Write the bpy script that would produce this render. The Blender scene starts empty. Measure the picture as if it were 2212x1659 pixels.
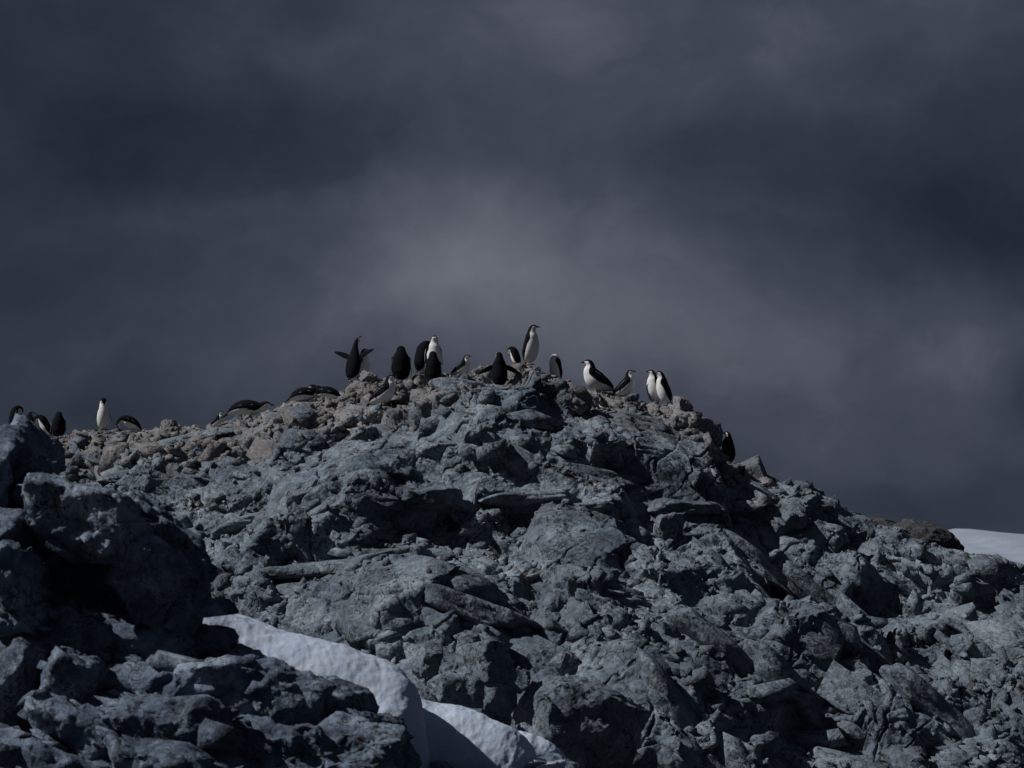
import bpy, math, random
import numpy as np
from mathutils import Vector, Matrix

R = math.radians
SC = bpy.context.scene
COL = SC.collection
# ------------------------------------------------------------------ camera
PITCH = R(6.0)
HFOV = R(21.5)
FPX = 1106.0 / math.tan(HFOV / 2)          # focal length in units of a 2212 px wide frame
cam_d = bpy.data.cameras.new('camera')
cam = bpy.data.objects.new('camera', cam_d)
COL.objects.link(cam)
cam.rotation_euler = (math.pi / 2 + PITCH, 0, 0)
cam_d.sensor_width = 36.0
cam_d.lens = 18.0 / math.tan(HFOV / 2)
cam_d.clip_start = 0.5
cam_d.clip_end = 20000
cam_d.dof.use_dof = True
cam_d.dof.focus_distance = 47.5
cam_d.dof.aperture_fstop = 5.0
SC.camera = cam


def at(px, py, Y):
    """world point at depth Y seen at (px, py) of a 2212 x 1659 frame"""
    u = (px - 1106.0) / FPX
    v = -(py - 829.5) / FPX
    c, s = math.cos(PITCH), math.sin(PITCH)
    dx, dy, dz = u, c - v * s, s + v * c
    k = Y / dy
    return Vector((dx * k, Y, dz * k))


# ------------------------------------------------------------------ light
SUN_TO = Vector((-0.70, -0.12, 0.70)).normalized()
SUN_EL = math.asin(SUN_TO.z)
SUN_AZ = math.atan2(SUN_TO.x, SUN_TO.y)
sun_d = bpy.data.lights.new('sun', 'SUN')
sun_d.energy = 4.6
sun_d.angle = R(0.55)
sun_d.color = (1.0, 0.985, 0.965)
sun = bpy.data.objects.new('sun', sun_d)
COL.objects.link(sun)
sun.rotation_euler = (-SUN_TO).to_track_quat('-Z', 'Y').to_euler()
sun.location = (-30, -10, 40)

SC.view_settings.view_transform = 'Standard'
SC.view_settings.look = 'None'
SC.view_settings.gamma = 1.0
SC.view_settings.exposure = -0.22
SC.view_settings.use_curve_mapping = False
SC.cycles.max_bounces = 4
SC.cycles.diffuse_bounces = 2
SC.cycles.use_denoising = True


class NT:
    """small helper to write node trees"""
    def __init__(self, tree):
        self.t = tree
        tree.nodes.clear()

    def n(self, typ, ins=None, **kw):
        nd = self.t.nodes.new(typ)
        for k, v in kw.items():
            setattr(nd, k, v)
        for k, v in (ins or {}).items():
            s = nd.inputs[k]
            if isinstance(v, bpy.types.NodeSocket):
                self.t.links.new(v, s)
            elif isinstance(v, bpy.types.Node):
                self.t.links.new(v.outputs[0], s)
            else:
                s.default_value = v
        return nd

    def math(self, op, a, b=0.0, clamp=False):
        return self.n('ShaderNodeMath', {0: a, 1: b}, operation=op, use_clamp=clamp).outputs[0]

    def vmath(self, op, a, b=(0, 0, 0)):
        return self.n('ShaderNodeVectorMath', {0: a, 1: b}, operation=op)

    def mix(self, f, a, b, mode='MIX'):
        nd = self.n('ShaderNodeMix', data_type='RGBA', blend_type=mode, clamp_factor=True)
        for idx, v in ((0, f), (6, a), (7, b)):
            s = nd.inputs[idx]
            if isinstance(v, bpy.types.NodeSocket):
                self.t.links.new(v, s)
            else:
                s.default_value = v
        return nd.outputs[2]

    def ramp(self, f, stops):
        nd = self.n('ShaderNodeValToRGB', {0: f})
        cr = nd.color_ramp
        while len(cr.elements) < len(stops):
            cr.elements.new(0.5)
        for e, (p, c) in zip(cr.elements, stops):
            e.position = p
            e.color = c if len(c) == 4 else (*c, 1)
        return nd.outputs[0]

    def maprange(self, v, a, b, c=0.0, d=1.0, smooth=False):
        return self.n('ShaderNodeMapRange', {0: v, 1: a, 2: b, 3: c, 4: d},
                      interpolation_type='SMOOTHSTEP' if smooth else 'LINEAR').outputs[0]

    def noise(self, vec, scale, detail=4, rough=0.55, dist=0.0):
        return self.n('ShaderNodeTexNoise', {'Vector': vec, 'Scale': scale, 'Detail': detail, 'Roughness': rough,
                                             'Distortion': dist})


world = bpy.data.worlds.new('World')
SC.world = world
world.use_nodes = True
w = NT(world.node_tree)
tc = w.n('ShaderNodeTexCoord').outputs['Generated']
# storm clouds over a physical sky; everything is a function of direction
wn = w.noise(tc, 7.0, 5, 0.55)
warp = w.vmath('MULTIPLY', w.vmath('SUBTRACT', wn.outputs['Color'], (0.5, 0.5, 0.5)).outputs[0], (0.11, 0.11, 0.07)).outputs[0]
dirw = w.vmath('ADD', tc, warp).outputs[0]
lay = w.vmath('MULTIPLY', dirw, (1.0, 1.0, 1.5)).outputs[0]
n1 = w.noise(lay, 9.0, 6, 0.5).outputs[0]
n2 = w.noise(lay, 24.0, 6, 0.6).outputs[0]
tone = w.math('ADD', w.math('MULTIPLY', n1, 0.52), w.math('MULTIPLY', n2, 0.27))
tone = w.math('ADD', tone, -0.080)
# broad masses of cloud that stand in this part of the sky: (pixel x, y, half width, half height, amount)
for (px, py, hw, hh, amt) in ((1000, 580, 300, 175, 0.44), (1560, 60, 560, 150, 0.15), (1150, 30, 260, 160, 0.08),
                              (2110, 720, 190, 90, 0.22), (1740, 1000, 230, 110, 0.08), (1500, 700, 420, 160, 0.12),
                              (420, 330, 560, 100, -0.15), (2150, 470, 260, 190, -0.24), (60, 650, 330, 260, -0.12),
                              (2080, 1060, 260, 70, -0.12), (330, 890, 360, 70, -0.08), (60, 60, 260, 160, -0.12),
                              (1500, 420, 420, 90, -0.07), (200, 480, 300, 60, 0.06), (560, 120, 300, 60, 0.05)):
    dv = at(px, py, 1.0).normalized()
    sw, sh = hw / FPX, hh / FPX
    q = w.vmath('SUBTRACT', dirw, tuple(dv)).outputs[0]
    q = w.vmath('MULTIPLY', q, (1 / sw, 1 / sw, 1 / sh)).outputs[0]
    l2 = w.vmath('DOT_PRODUCT', q, q)
    w.t.links.new(q, l2.inputs[1])
    g = w.math('EXPONENT', w.math('MULTIPLY', l2.outputs['Value'], -0.7))
    tone = w.math('ADD', tone, w.math('MULTIPLY', g, amt))
ccol = w.ramp(tone, [(0.05, (0.020, 0.028, 0.046)), (0.28, (0.045, 0.057, 0.087)), (0.45, (0.081, 0.093, 0.130)),
                     (0.62, (0.148, 0.164, 0.210)), (0.85, (0.235, 0.255, 0.30))])
sky = w.n('ShaderNodeTexSky', sky_type='NISHITA')
sky.sun_disc = False
sky.sun_elevation = SUN_EL
sky.sun_rotation = SUN_AZ
sky.altitude = 0
sky.air_density = 1.0
sky.dust_density = 1.0
skyc = w.mix(1.0, sky.outputs[0], (0.05, 0.05, 0.05, 1), 'MULTIPLY')
allc = w.mix(0.97, skyc, ccol)
bg = w.n('ShaderNodeBackground', {'Color': allc, 'Strength': 0.76})
out = w.n('ShaderNodeOutputWorld', {'Surface': bg.outputs[0]})


# ------------------------------------------------------------------ numpy noise
def _mix(h):
    h = (h ^ (h >> np.uint32(16))) * np.uint32(0x7feb352d)
    h = (h ^ (h >> np.uint32(15))) * np.uint32(0x846ca68b)
    return h ^ (h >> np.uint32(16))


def _hash(ix, iy, iz, seed):
    h = ix.astype(np.uint32) * np.uint32(0x9E3779B1) + iy.astype(np.uint32) * np.uint32(0x85EBCA77) \
        + iz.astype(np.uint32) * np.uint32(0xC2B2AE3D) + np.uint32((seed * 0x27D4EB2F) & 0xffffffff)
    return _mix(h)


def _f(h):
    return (h >> np.uint32(8)).astype(np.float32) * np.float32(1 / 16777216.0)


def vnoise(p, seed=0):
    """value noise in -1..1"""
    N = len(p)
    R_ = np.empty(N, np.float32)
    K = [np.uint32(k) for k in (0x9E3779B1, 0x85EBCA77, 0xC2B2AE3D)]
    for s in range(0, N, 65536):
        q = p[s:s + 65536]
        fi = np.floor(q)
        f = (q - fi).astype(np.float32)
        f = f * f * (3 - 2 * f)
        ii = fi.astype(np.int32).astype(np.uint32)
        base = ii[:, 0] * K[0] + ii[:, 1] * K[1] + ii[:, 2] * K[2] + np.uint32((seed * 0x27D4EB2F) & 0xffffffff)
        fx, fy, fz = (np.ascontiguousarray(f[:, k]) for k in range(3))
        lay = []
        for dz in (0, 1):
            rows = []
            for dy in (0, 1):
                b0 = base + np.uint32((dy * 0x85EBCA77 + dz * 0xC2B2AE3D) & 0xffffffff)
                a0 = _f(_mix(b0)); a1 = _f(_mix(b0 + K[0]))
                rows.append(a0 + (a1 - a0) * fx)
            lay.append(rows[0] + (rows[1] - rows[0]) * fy)
        R_[s:s + len(q)] = lay[0] + (lay[1] - lay[0]) * fz
    return R_ * 2 - 1


def fbm(p, octaves=4, seed=0, gain=0.5):
    r = np.zeros(len(p), np.float32)
    a, tot = 1.0, 0.0
    p = np.asarray(p, np.float64)
    for o in range(octaves):
        r += a * vnoise(p * (2.03 ** o) + 17.3 * o, seed + o)
        tot += a
        a *= gain
    return r / tot


def voro(p, seed=0, dim=3):
    """cellular noise: f1, f2, cell hash, offset from the cell centre"""
    N = len(p)
    F1 = np.empty(N, np.float32); F2 = np.empty(N, np.float32)
    ID = np.empty(N, np.uint32); OF = np.empty((N, 3), np.float32)
    rz = (-1, 0, 1) if dim == 3 else (0,)
    M16, K = np.uint32(1023), np.float32(0.9 / 1023.0)
    for s in range(0, N, 65536):
        q = p[s:s + 65536]
        fi = np.floor(q)
        fr = (q - fi).astype(np.float32)
        fx, fy, fz = (np.ascontiguousarray(fr[:, k]) for k in range(3))
        ii = fi.astype(np.int32).astype(np.uint32)
        base = ii[:, 0] * np.uint32(0x9E3779B1) + ii[:, 1] * np.uint32(0x85EBCA77) + ii[:, 2] * np.uint32(0xC2B2AE3D) + np.uint32((seed * 0x27D4EB2F) & 0xffffffff)
        n = len(q)
        f1 = np.full(n, 1e9, np.float32); f2 = np.full(n, 1e9, np.float32)
        idd = np.zeros(n, np.uint32); cell = np.zeros(n, np.int8)
        combos = [(dx, dy, dz) for dx in (-1, 0, 1) for dy in (-1, 0, 1) for dz in rz]
        for ci, (dx, dy, dz) in enumerate(combos):
            h = _mix(base + np.uint32((dx * 0x9E3779B1 + dy * 0x85EBCA77 + dz * 0xC2B2AE3D) & 0xffffffff))
            ox = fx - ((h & M16) * K + np.float32(dx + 0.05))
            oy = fy - (((h >> np.uint32(10)) & M16) * K + np.float32(dy + 0.05))
            d = ox * ox + oy * oy
            if dim == 3:
                oz = fz - (((h >> np.uint32(20)) & M16) * K + np.float32(dz + 0.05))
                d += oz * oz
            np.minimum(f2, np.maximum(f1, d), out=f2)
            near = d < f1
            np.minimum(f1, d, out=f1)
            np.copyto(idd, h, where=near)
            np.copyto(cell, np.int8(ci), where=near)
        cc = np.array(combos, np.float32)[cell]
        e = slice(s, s + n)
        OF[e, 0] = fx - ((idd & M16) * K + cc[:, 0] + np.float32(0.05))
        OF[e, 1] = fy - (((idd >> np.uint32(10)) & M16) * K + cc[:, 1] + np.float32(0.05))
        OF[e, 2] = fz - (((idd >> np.uint32(20)) & M16) * K + cc[:, 2] + np.float32(0.05)) if dim == 3 else 0
        F1[e] = np.sqrt(f1); F2[e] = np.sqrt(f2); ID[e] = idd
    return F1, F2, ID, OF


def facets(p, seed, tilt=0.8, crack=0.25, cw=0.12, dim=3):
    """broken-rock relief: each cell is a tilted plane at its own level, with a crack round it. about -1..1"""
    f1, f2, h, of = voro(p, seed, dim)
    r = [_f(_mix(h + np.uint32(k * 7919 + 13))) * 2 - 1 for k in range(4)]
    v = 0.75 * r[0] + tilt * (r[1] * of[:, 0] + r[2] * of[:, 1] + (r[3] * of[:, 2] if dim == 3 else 0))
    e = np.clip((f2 - f1) / cw, 0, 1)
    return v - crack * (1 - e) ** 2, r[0]


def sstep(a, b, x):
    t = np.clip((x - a) / (b - a), 0, 1)
    return t * t * (3 - 2 * t)


# ------------------------------------------------------------------ mesh helpers
def mesh_np(name, v, faces, smooth=True, attrs=None):
    """faces: (n,4) or (n,3) int array"""
    me = bpy.data.meshes.new(name)
    v = np.asarray(v, np.float32); faces = np.asarray(faces, np.int32)
    k = faces.shape[1]
    me.vertices.add(len(v)); me.loops.add(faces.size); me.polygons.add(len(faces))
    me.vertices.foreach_set('co', v.ravel())
    me.loops.foreach_set('vertex_index', faces.ravel())
    me.polygons.foreach_set('loop_start', np.arange(0, faces.size, k, dtype=np.int32))
    if smooth:
        me.polygons.foreach_set('use_smooth', np.ones(len(faces), bool))
    for an, av in (attrs or {}).items():
        a = me.attributes.new(an, 'FLOAT', 'POINT')
        a.data.foreach_set('value', np.asarray(av, np.float32))
    me.update(calc_edges=True)
    return me


def obj(name, me, mat=None, parent=None, loc=None, rot=None, scale=None):
    o = bpy.data.objects.new(name, me)
    COL.objects.link(o)
    if mat is not None and me is not None and not me.materials:
        me.materials.append(mat)
    if parent is not None:
        o.parent = parent
    if loc is not None: o.location = loc
    if rot is not None: o.rotation_euler = rot
    if scale is not None: o.scale = scale
    return o


def tag(o, label=None, cat=None, group=None, kind=None):
    if label: o['label'] = label
    if cat: o['category'] = cat
    if group: o['group'] = group
    if kind: o['kind'] = kind
    return o


def grid_faces(nr, nc):
    a = np.arange(nr * nc, dtype=np.int32).reshape(nr, nc)
    return np.stack([a[:-1, :-1].ravel(), a[:-1, 1:].ravel(), a[1:, 1:].ravel(), a[1:, :-1].ravel()], 1)


_ico_cache = {}


def ico(sub):
    if sub not in _ico_cache:
        import bmesh
        bm = bmesh.new()
        bmesh.ops.create_icosphere(bm, subdivisions=sub, radius=1.0)
        v = np.array([x.co[:] for x in bm.verts], np.float32)
        f = np.array([[x.index for x in fc.verts] for fc in bm.faces], np.int32)
        bm.free()
        v /= np.linalg.norm(v, axis=1)[:, None]
        _ico_cache[sub] = (v, f)
    return _ico_cache[sub]


def chisel(V, N, cell, k, off, tilt, seed, crack, warp, stretch=(0.85, 0.9, 1.15)):
    """break a surface into plane faces: every cell is pressed onto its own tilted plane, joints sink in"""
    wv = np.stack([fbm(V * (0.9 / cell) + o, 2, seed + 40 + o) for o in (0, 7, 13)], 1) * warp
    f1, f2, h, _o = voro(V / cell * np.array(stretch) + wv, seed)
    _ids, inv = np.unique(h, return_inverse=True)
    cnt = np.bincount(inv).astype(np.float64)
    pm = np.stack([np.bincount(inv, V[:, a]) / cnt for a in range(3)], 1)
    nm = np.stack([np.bincount(inv, N[:, a]) / cnt for a in range(3)], 1)
    nm /= np.maximum(np.linalg.norm(nm, axis=1, keepdims=True), 1e-6)
    rg = np.random.default_rng(seed)
    nm += rg.normal(0, tilt, nm.shape)
    nm /= np.linalg.norm(nm, axis=1, keepdims=True)
    o_ = rg.uniform(-1, 1, len(cnt)) * off
    n_ = nm[inv]
    dist = ((V - pm[inv]) * n_).sum(1)
    kk = k if np.ndim(k) else np.full(len(V), k)
    mv = np.clip(-dist, -0.9 * cell, 0.9 * cell) * kk + o_[inv] * kk - crack * kk * (1 - np.clip((f2 - f1) / 0.13, 0, 1)) ** 2
    return V + n_ * mv[:, None]


def rock_shape(seed, sub, dims=(1, 1, 1), cuts=7, rough=1.0, planes=None, box=0.8):
    """angular block: directions cut by random planes, then broken into facets"""
    rng = np.random.default_rng(seed)
    d, f = ico(sub)
    P = []
    for ax in range(3):
        for s in (-1, 1):
            n = np.zeros(3); n[ax] = s
            n += rng.normal(0, 0.20, 3)
            P.append((n / np.linalg.norm(n), box * rng.uniform(0.88, 1.1)))
    for _ in range(cuts):
        n = rng.normal(0, 1, 3); n /= np.linalg.norm(n)
        P.append((n, rng.uniform(0.74, 1.05)))
    if planes:
        P = [(np.array(n, float) / np.linalg.norm(n), c) for n, c in planes]
    r = np.full(len(d), 1.45, np.float32)
    for n, c in P:
        k = d @ n.astype(np.float32)
        r = np.where(k > 0.05, np.minimum(r, c / np.maximum(k, 0.05)), r)
    v = d * r[:, None] * np.array(dims, np.float32)
    m = max(dims)
    if rough > 0 and sub >= 3:
        off = rng.uniform(-50, 50, 3) * m
        q = v.astype(np.float64) + off
        nn = d.astype(np.float64)
        lv_ = [(0.70, 0.92, 0.05, 0.22, 0.03), (0.30, 0.88, 0.022, 0.26, 0.016)]
        if sub >= 5: lv_.append((0.14, 0.8, 0.010, 0.28, 0.008))
        if sub >= 6: lv_.append((0.07, 0.7, 0.004, 0.28, 0.004))
        for li, (ce, k_, of_, ti, cr_) in enumerate(lv_):
            fn = np.cross(q[f[:, 1]] - q[f[:, 0]], q[f[:, 2]] - q[f[:, 0]])
            nn = np.stack([sum(np.bincount(f[:, c_], fn[:, a_], len(q)) for c_ in range(3)) for a_ in range(3)], 1)
            nn /= np.maximum(np.linalg.norm(nn, axis=1, keepdims=True), 1e-12)
            q = chisel(q, nn, ce * m, k_ * min(1.0, rough), of_ * m * rough, ti, seed + li, cr_ * m * rough, 0.1, (1, 1, 1))
        q = q + nn * (0.003 * m * rough * fbm(q / m * 12, 3, seed + 9))[:, None]
        v = (q - off).astype(np.float32)
    elif rough > 0:
        v = v * (1 + rng.normal(0, 0.05, (len(v), 1))).astype(np.float32)
    return v, f


def hull(seed, npts, dims):
    """sharp-edged broken block: convex hull of points near the skin of a box"""
    import bmesh
    rg = np.random.default_rng(seed)
    c8 = np.array([(a, b_, c) for a in (-1, 1) for b_ in (-1, 1) for c in (-1, 1)], float)
    p = c8 * np.array([1, 1, 1]) * rg.uniform(0.62, 1.0, (8, 3))
    p = p[rg.permutation(8)[:int(rg.integers(6, 9))]]
    ex = rg.uniform(-1, 1, (max(npts - 9, 2), 3))
    ex /= np.abs(ex).max(1)[:, None] / rg.uniform(0.8, 1.0, (len(ex), 1))
    sh = rg.normal(0, 0.22, (3, 3)) * (1 - np.eye(3)) + np.eye(3)
    p = (np.concatenate([p, ex * 0.92]) @ sh) * np.array(dims)
    bm = bmesh.new()
    for q in p: bm.verts.new(q)
    bmesh.ops.convex_hull(bm, input=bm.verts)
    for vv in [x for x in bm.verts if not x.link_faces]: bm.verts.remove(vv)
    bmesh.ops.triangulate(bm, faces=bm.faces)
    bm.verts.index_update()
    v = np.array([x.co[:] for x in bm.verts], np.float32)
    f = np.array([[x.index for x in fc.verts] for fc in bm.faces], np.int32)
    bm.free()
    return v, f


def qmat(rx, ry, rz):
    return np.array((Matrix.Rotation(rz, 3, 'Z') @ Matrix.Rotation(ry, 3, 'Y') @ Matrix.Rotation(rx, 3, 'X')))


# ------------------------------------------------------------------ materials
def new_mat(name):
    m = bpy.data.materials.new(name)
    m.use_nodes = True
    return m, NT(m.node_tree)


def rock_mat(name, c_dark, c_mid, c_light, brown, stain_attr=False, stain=0.15, coords='world', lichen=0.35, scale=1.0, bump=1.0):
    m, t = new_mat(name)
    if coords == 'world':
        P = t.n('ShaderNodeNewGeometry').outputs['Position']
    else:
        P = t.n('ShaderNodeTexCoord').outputs['Object']
        oi = t.n('ShaderNodeObjectInfo').outputs['Random']
        P = t.vmath('ADD', P, t.n('ShaderNodeCombineXYZ', {0: t.math('MULTIPLY', oi, 37.0), 1: t.math('MULTIPLY', oi, 91.0), 2: oi}).outputs[0]).outputs[0]
    P = t.vmath('MULTIPLY', P, (scale, scale, scale)).outputs[0]
    big = t.noise(P, 0.8, 3, 0.6, 0.4).outputs[0]
    mid = t.noise(P, 5.0, 4, 0.65).outputs[0]
    fine = t.noise(P, 26.0, 3, 0.7).outputs[0]
    f = t.math('ADD', t.math('MULTIPLY', big, 0.6), t.math('MULTIPLY', mid, 0.4))
    col = t.ramp(f, [(0.36, c_dark), (0.50, c_mid), (0.63, c_light)])
    # pale weathering rind and mineral streaks
    ws = t.noise(P, 2.6, 5, 0.72, 1.2).outputs[0]
    col = t.mix(t.maprange(ws, 0.60, 0.72, 0, 0.45, True), col, (c_light[0] * 1.35, c_light[1] * 1.33, c_light[2] * 1.27, 1))
    # dark lichen and wet spots in irregular clusters
    lm = t.noise(P, 1.5, 4, 0.6).outputs[0]
    ls = t.noise(P, 17.0, 4, 0.7).outputs[0]
    lf = t.math('MULTIPLY', t.maprange(lm, 0.46, 0.62, 0, 1, True), t.maprange(ls, 0.50, 0.60, 0, 1, True))
    col = t.mix(t.math('MULTIPLY', lf, lichen * 2.0, True), col, (0.030, 0.034, 0.034, 1))
    # brown guano and soil staining
    if stain_attr:
        st = t.n('ShaderNodeAttribute', attribute_name='stain').outputs['Fac']
    else:
        st = stain
    sn = t.noise(P, 3.2, 5, 0.65).outputs[0]
    sf = t.math('MULTIPLY', st, t.maprange(sn, 0.30, 0.62, 0.35, 1.0, True), True)
    col = t.mix(sf, col, (*brown, 1))
    if stain_attr:
        so = t.n('ShaderNodeAttribute', attribute_name='soil').outputs['Fac']
        soc = t.ramp(fine, [(0.35, (0.026, 0.021, 0.017)), (0.65, (0.085, 0.069, 0.056))])
        col = t.mix(so, col, soc)
    # splashes of white droppings
    gm = t.noise(P, 6.5, 5, 0.75, 0.8).outputs[0]
    gf = t.math('MULTIPLY', t.maprange(gm, 0.60, 0.70, 0, 0.75, True), st, True)
    col = t.mix(gf, col, (0.42, 0.40, 0.385, 1))
    col = t.mix(0.35, col, t.ramp(fine, [(0.25, (0.45, 0.45, 0.45)), (0.75, (1.45, 1.45, 1.45))]), 'MULTIPLY')
    jw = t.vmath('ADD', P, t.vmath('MULTIPLY', t.noise(P, 3.0, 4, 0.6).outputs['Color'], (0.35, 0.35, 0.35)).outputs[0]).outputs[0]
    jn = t.n('ShaderNodeTexVoronoi', {'Vector': jw, 'Scale': 2.6}, feature='DISTANCE_TO_EDGE').outputs[0]
    jf = t.math('MULTIPLY', t.maprange(jn, 0.0, 0.030, 1, 0, True), t.maprange(t.noise(P, 1.7, 3, 0.5).outputs[0], 0.38, 0.54, 0.0, 0.9, True))
    col = t.mix(jf, col, (0.018, 0.018, 0.018, 1))
    # relief finer than the mesh
    def facet_h(sc):
        pv = t.vmath('ADD', P, t.vmath('MULTIPLY', nz3, (0.6 / sc,) * 3).outputs[0]).outputs[0]
        vn = t.n('ShaderNodeTexVoronoi', {'Vector': pv, 'Scale': sc}, feature='F1')
        dlt = t.vmath('SUBTRACT', pv, vn.outputs['Position']).outputs[0]
        dr = t.vmath('SUBTRACT', vn.outputs['Color'], (0.5, 0.5, 0.5)).outputs[0]
        dp = t.vmath('DOT_PRODUCT', dlt)
        t.t.links.new(dr, dp.inputs[1])
        return dp.outputs['Value']
    nz3 = t.noise(P, 9.0, 1, 0.6).outputs['Color']
    h = t.math('ADD', t.math('MULTIPLY', facet_h(5.0), 0.28), t.math('MULTIPLY', facet_h(16.0), 0.65))
    h = t.math('ADD', h, t.math('MULTIPLY', fine, 0.020))
    bp = t.n('ShaderNodeBump', {'Height': h, 'Strength': 1.0, 'Distance': 1.0 * bump / scale})
    b = t.n('ShaderNodeBsdfPrincipled', {'Base Color': col, 'Roughness': 0.86, 'Normal': bp.outputs[0]})
    b.inputs['Specular IOR Level'].default_value = 0.25
    t.n('ShaderNodeOutputMaterial', {'Surface': b.outputs[0]})
    return m


M_HILL = rock_mat('hill_rock', (0.051, 0.070, 0.096), (0.120, 0.150, 0.186), (0.222, 0.264, 0.304), (0.164, 0.156, 0.144), True, lichen=0.55)
M_STONE = rock_mat('stone_rock', (0.051, 0.070, 0.096), (0.120, 0.150, 0.186), (0.222, 0.264, 0.304), (0.131, 0.129, 0.121), False, 0.12, 'world', 0.5)
M_BROWN = rock_mat('crest_stone', (0.079, 0.079, 0.086), (0.158, 0.156, 0.162), (0.251, 0.248, 0.255), (0.176, 0.152, 0.143), False, 0.32, 'world', 0.3)
M_FORE = rock_mat('outcrop_rock', (0.030, 0.046, 0.077), (0.094, 0.126, 0.178), (0.235, 0.280, 0.350), (0.087, 0.089, 0.079), False, 0.12, 'world', 0.75, 1.6, 0.8)  # darker, bluer than hill rock: the outcrop's shade partly put into the colour
M_LICHEN = rock_mat('lichen_boulder', (0.053, 0.063, 0.079), (0.099, 0.114, 0.136), (0.180, 0.200, 0.235), (0.094, 0.096, 0.096), False, 0.35, 'world', 0.5)
M_DOME = rock_mat('dome_rock', (0.024, 0.027, 0.033), (0.045, 0.048, 0.055), (0.075, 0.079, 0.088), (0.050, 0.046, 0.043), False, 0.25, 'world', 0.5, 0.5)


def snow_mat(name, scale, alb):
    m, t = new_mat(name)
    P = t.n('ShaderNodeNewGeometry').outputs['Position']
    P = t.vmath('MULTIPLY', P, (scale, scale, scale)).outputs[0]
    a = t.noise(P, 3.0, 5, 0.6).outputs[0]
    b_ = t.noise(P, 22.0, 4, 0.6).outputs[0]
    col = t.ramp(a, [(0.3, tuple(x * alb for x in (0.62, 0.73, 0.94))), (0.62, tuple(x * alb for x in (0.76, 0.86, 1.02)))])
    dirt = t.noise(P, 45.0, 3, 0.7).outputs[0]
    col = t.mix(t.maprange(dirt, 0.66, 0.78, 0, 0.3), col, (0.32, 0.31, 0.30, 1))
    h = t.math('ADD', t.math('MULTIPLY', a, 1.0), t.math('MULTIPLY', b_, 0.12))
    bp = t.n('ShaderNodeBump', {'Height': h, 'Strength': 0.35, 'Distance': 0.08 / scale})
    b = t.n('ShaderNodeBsdfPrincipled', {'Base Color': col, 'Roughness': 0.7, 'Normal': bp.outputs[0]})
    b.inputs['Specular IOR Level'].default_value = 0.2
    t.n('ShaderNodeOutputMaterial', {'Surface': b.outputs[0]})
    return m


M_SNOW = snow_mat('snow', 1.0, 0.58)
M_GLACIER = snow_mat('glacier_snow', 0.10, 0.37)

m, t = new_mat('sea_water')
P = t.n('ShaderNodeNewGeometry').outputs['Position']
bp = t.n('ShaderNodeBump', {'Height': t.noise(P, 0.8, 5, 0.6).outputs[0], 'Strength': 0.5, 'Distance': 0.3})
b = t.n('ShaderNodeBsdfPrincipled', {'Base Color': (0.010, 0.020, 0.028, 1), 'Roughness': 0.12, 'Normal': bp.outputs[0]})
t.n('ShaderNodeOutputMaterial', {'Surface': b.outputs[0]})
M_SEA = m

# ------------------------------------------------------------------ hill: base form
SEA_Z = -3.2
CREST = [(-420, 985, 52), (-150, 975, 52), (100, 948, 51.5), (170, 934, 51), (240, 932, 50.8), (300, 934, 50.6), (345, 922, 50.5), (375, 924, 50.5),
         (400, 932, 50.5), (455, 922, 50.4), (480, 912, 50.4), (560, 905, 50.3), (600, 886, 50.2), (640, 868, 50.2), (690, 858, 50.2),
         (740, 838, 50.1), (790, 822, 50), (840, 818, 50), (900, 818, 50), (950, 806, 50), (1000, 803, 50), (1050, 800, 50),
         (1100, 792, 50), (1140, 789, 50), (1180, 802, 50), (1220, 828, 50), (1260, 843, 49.9), (1310, 856, 49.8), (1380, 872, 49.7),
         (1440, 880, 49.6), (1480, 888, 49.5), (1500, 898, 49.4), (1545, 926, 49.2), (1556, 962, 49.1), (1575, 1000, 49.0), (1610, 1030, 49.0),
         (1660, 1032, 49.0), (1740, 1026, 48.9), (1775, 1064, 48.8), (1800, 1088, 48.8), (1850, 1112, 48.6), (1880, 1122, 48.4),
         (1930, 1136, 48.0), (1965, 1160, 47.8), (2040, 1188, 47.4), (2080, 1196, 47.2), (2130, 1204, 47.0), (2190, 1216, 47.0),
         (2230, 1240, 47), (2400, 1310, 46.5), (2600, 1420, 46)]
_c = np.array([(*at(a, b_, y),) for a, b_, y in CREST])
_xs, _ys, _zs = _c[:, 0], _c[:, 1], _c[:, 2]


def crest_y(x): return np.interp(x, _xs, _ys)
def crest_z(x): return np.interp(x, _xs, _zs)


def base_drop(d, x):
    """height lost at distance d in front of the crest"""
    d = np.maximum(d, 0)
    s = 0.62
    return s * d - 0.28 * (1 - np.exp(-d / 0.9)) * 0.9 + 0.12 * np.sin(d * 1.25 + 0.5 * x) * (1 - np.exp(-d / 1.5))


def base_z(x, Y):
    d = crest_y(x) - Y
    z = crest_z(x) - base_drop(d, x)
    back = np.maximum(-d, 0)
    return z - 0.05 * back - 0.02 * back ** 2


def hit(px, py):
    """where the ray of a pixel meets the base form of the hill"""
    for Y in np.arange(34.0, 51.5, 0.02):
        p = at(px, py, Y)
        if p.y <= crest_y(p.x) and p.z <= base_z(p.x, Y):
            return p
    p = at(px, py, 50.0)
    return at(px, py, float(crest_y(p.x)))


# features set out on the slope: centre pixel, half extents in metres (across, along the slope), value
def feat(px, py):
    p = hit(px, py)
    return p.x, float(crest_y(p.x)) - p.y


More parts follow.
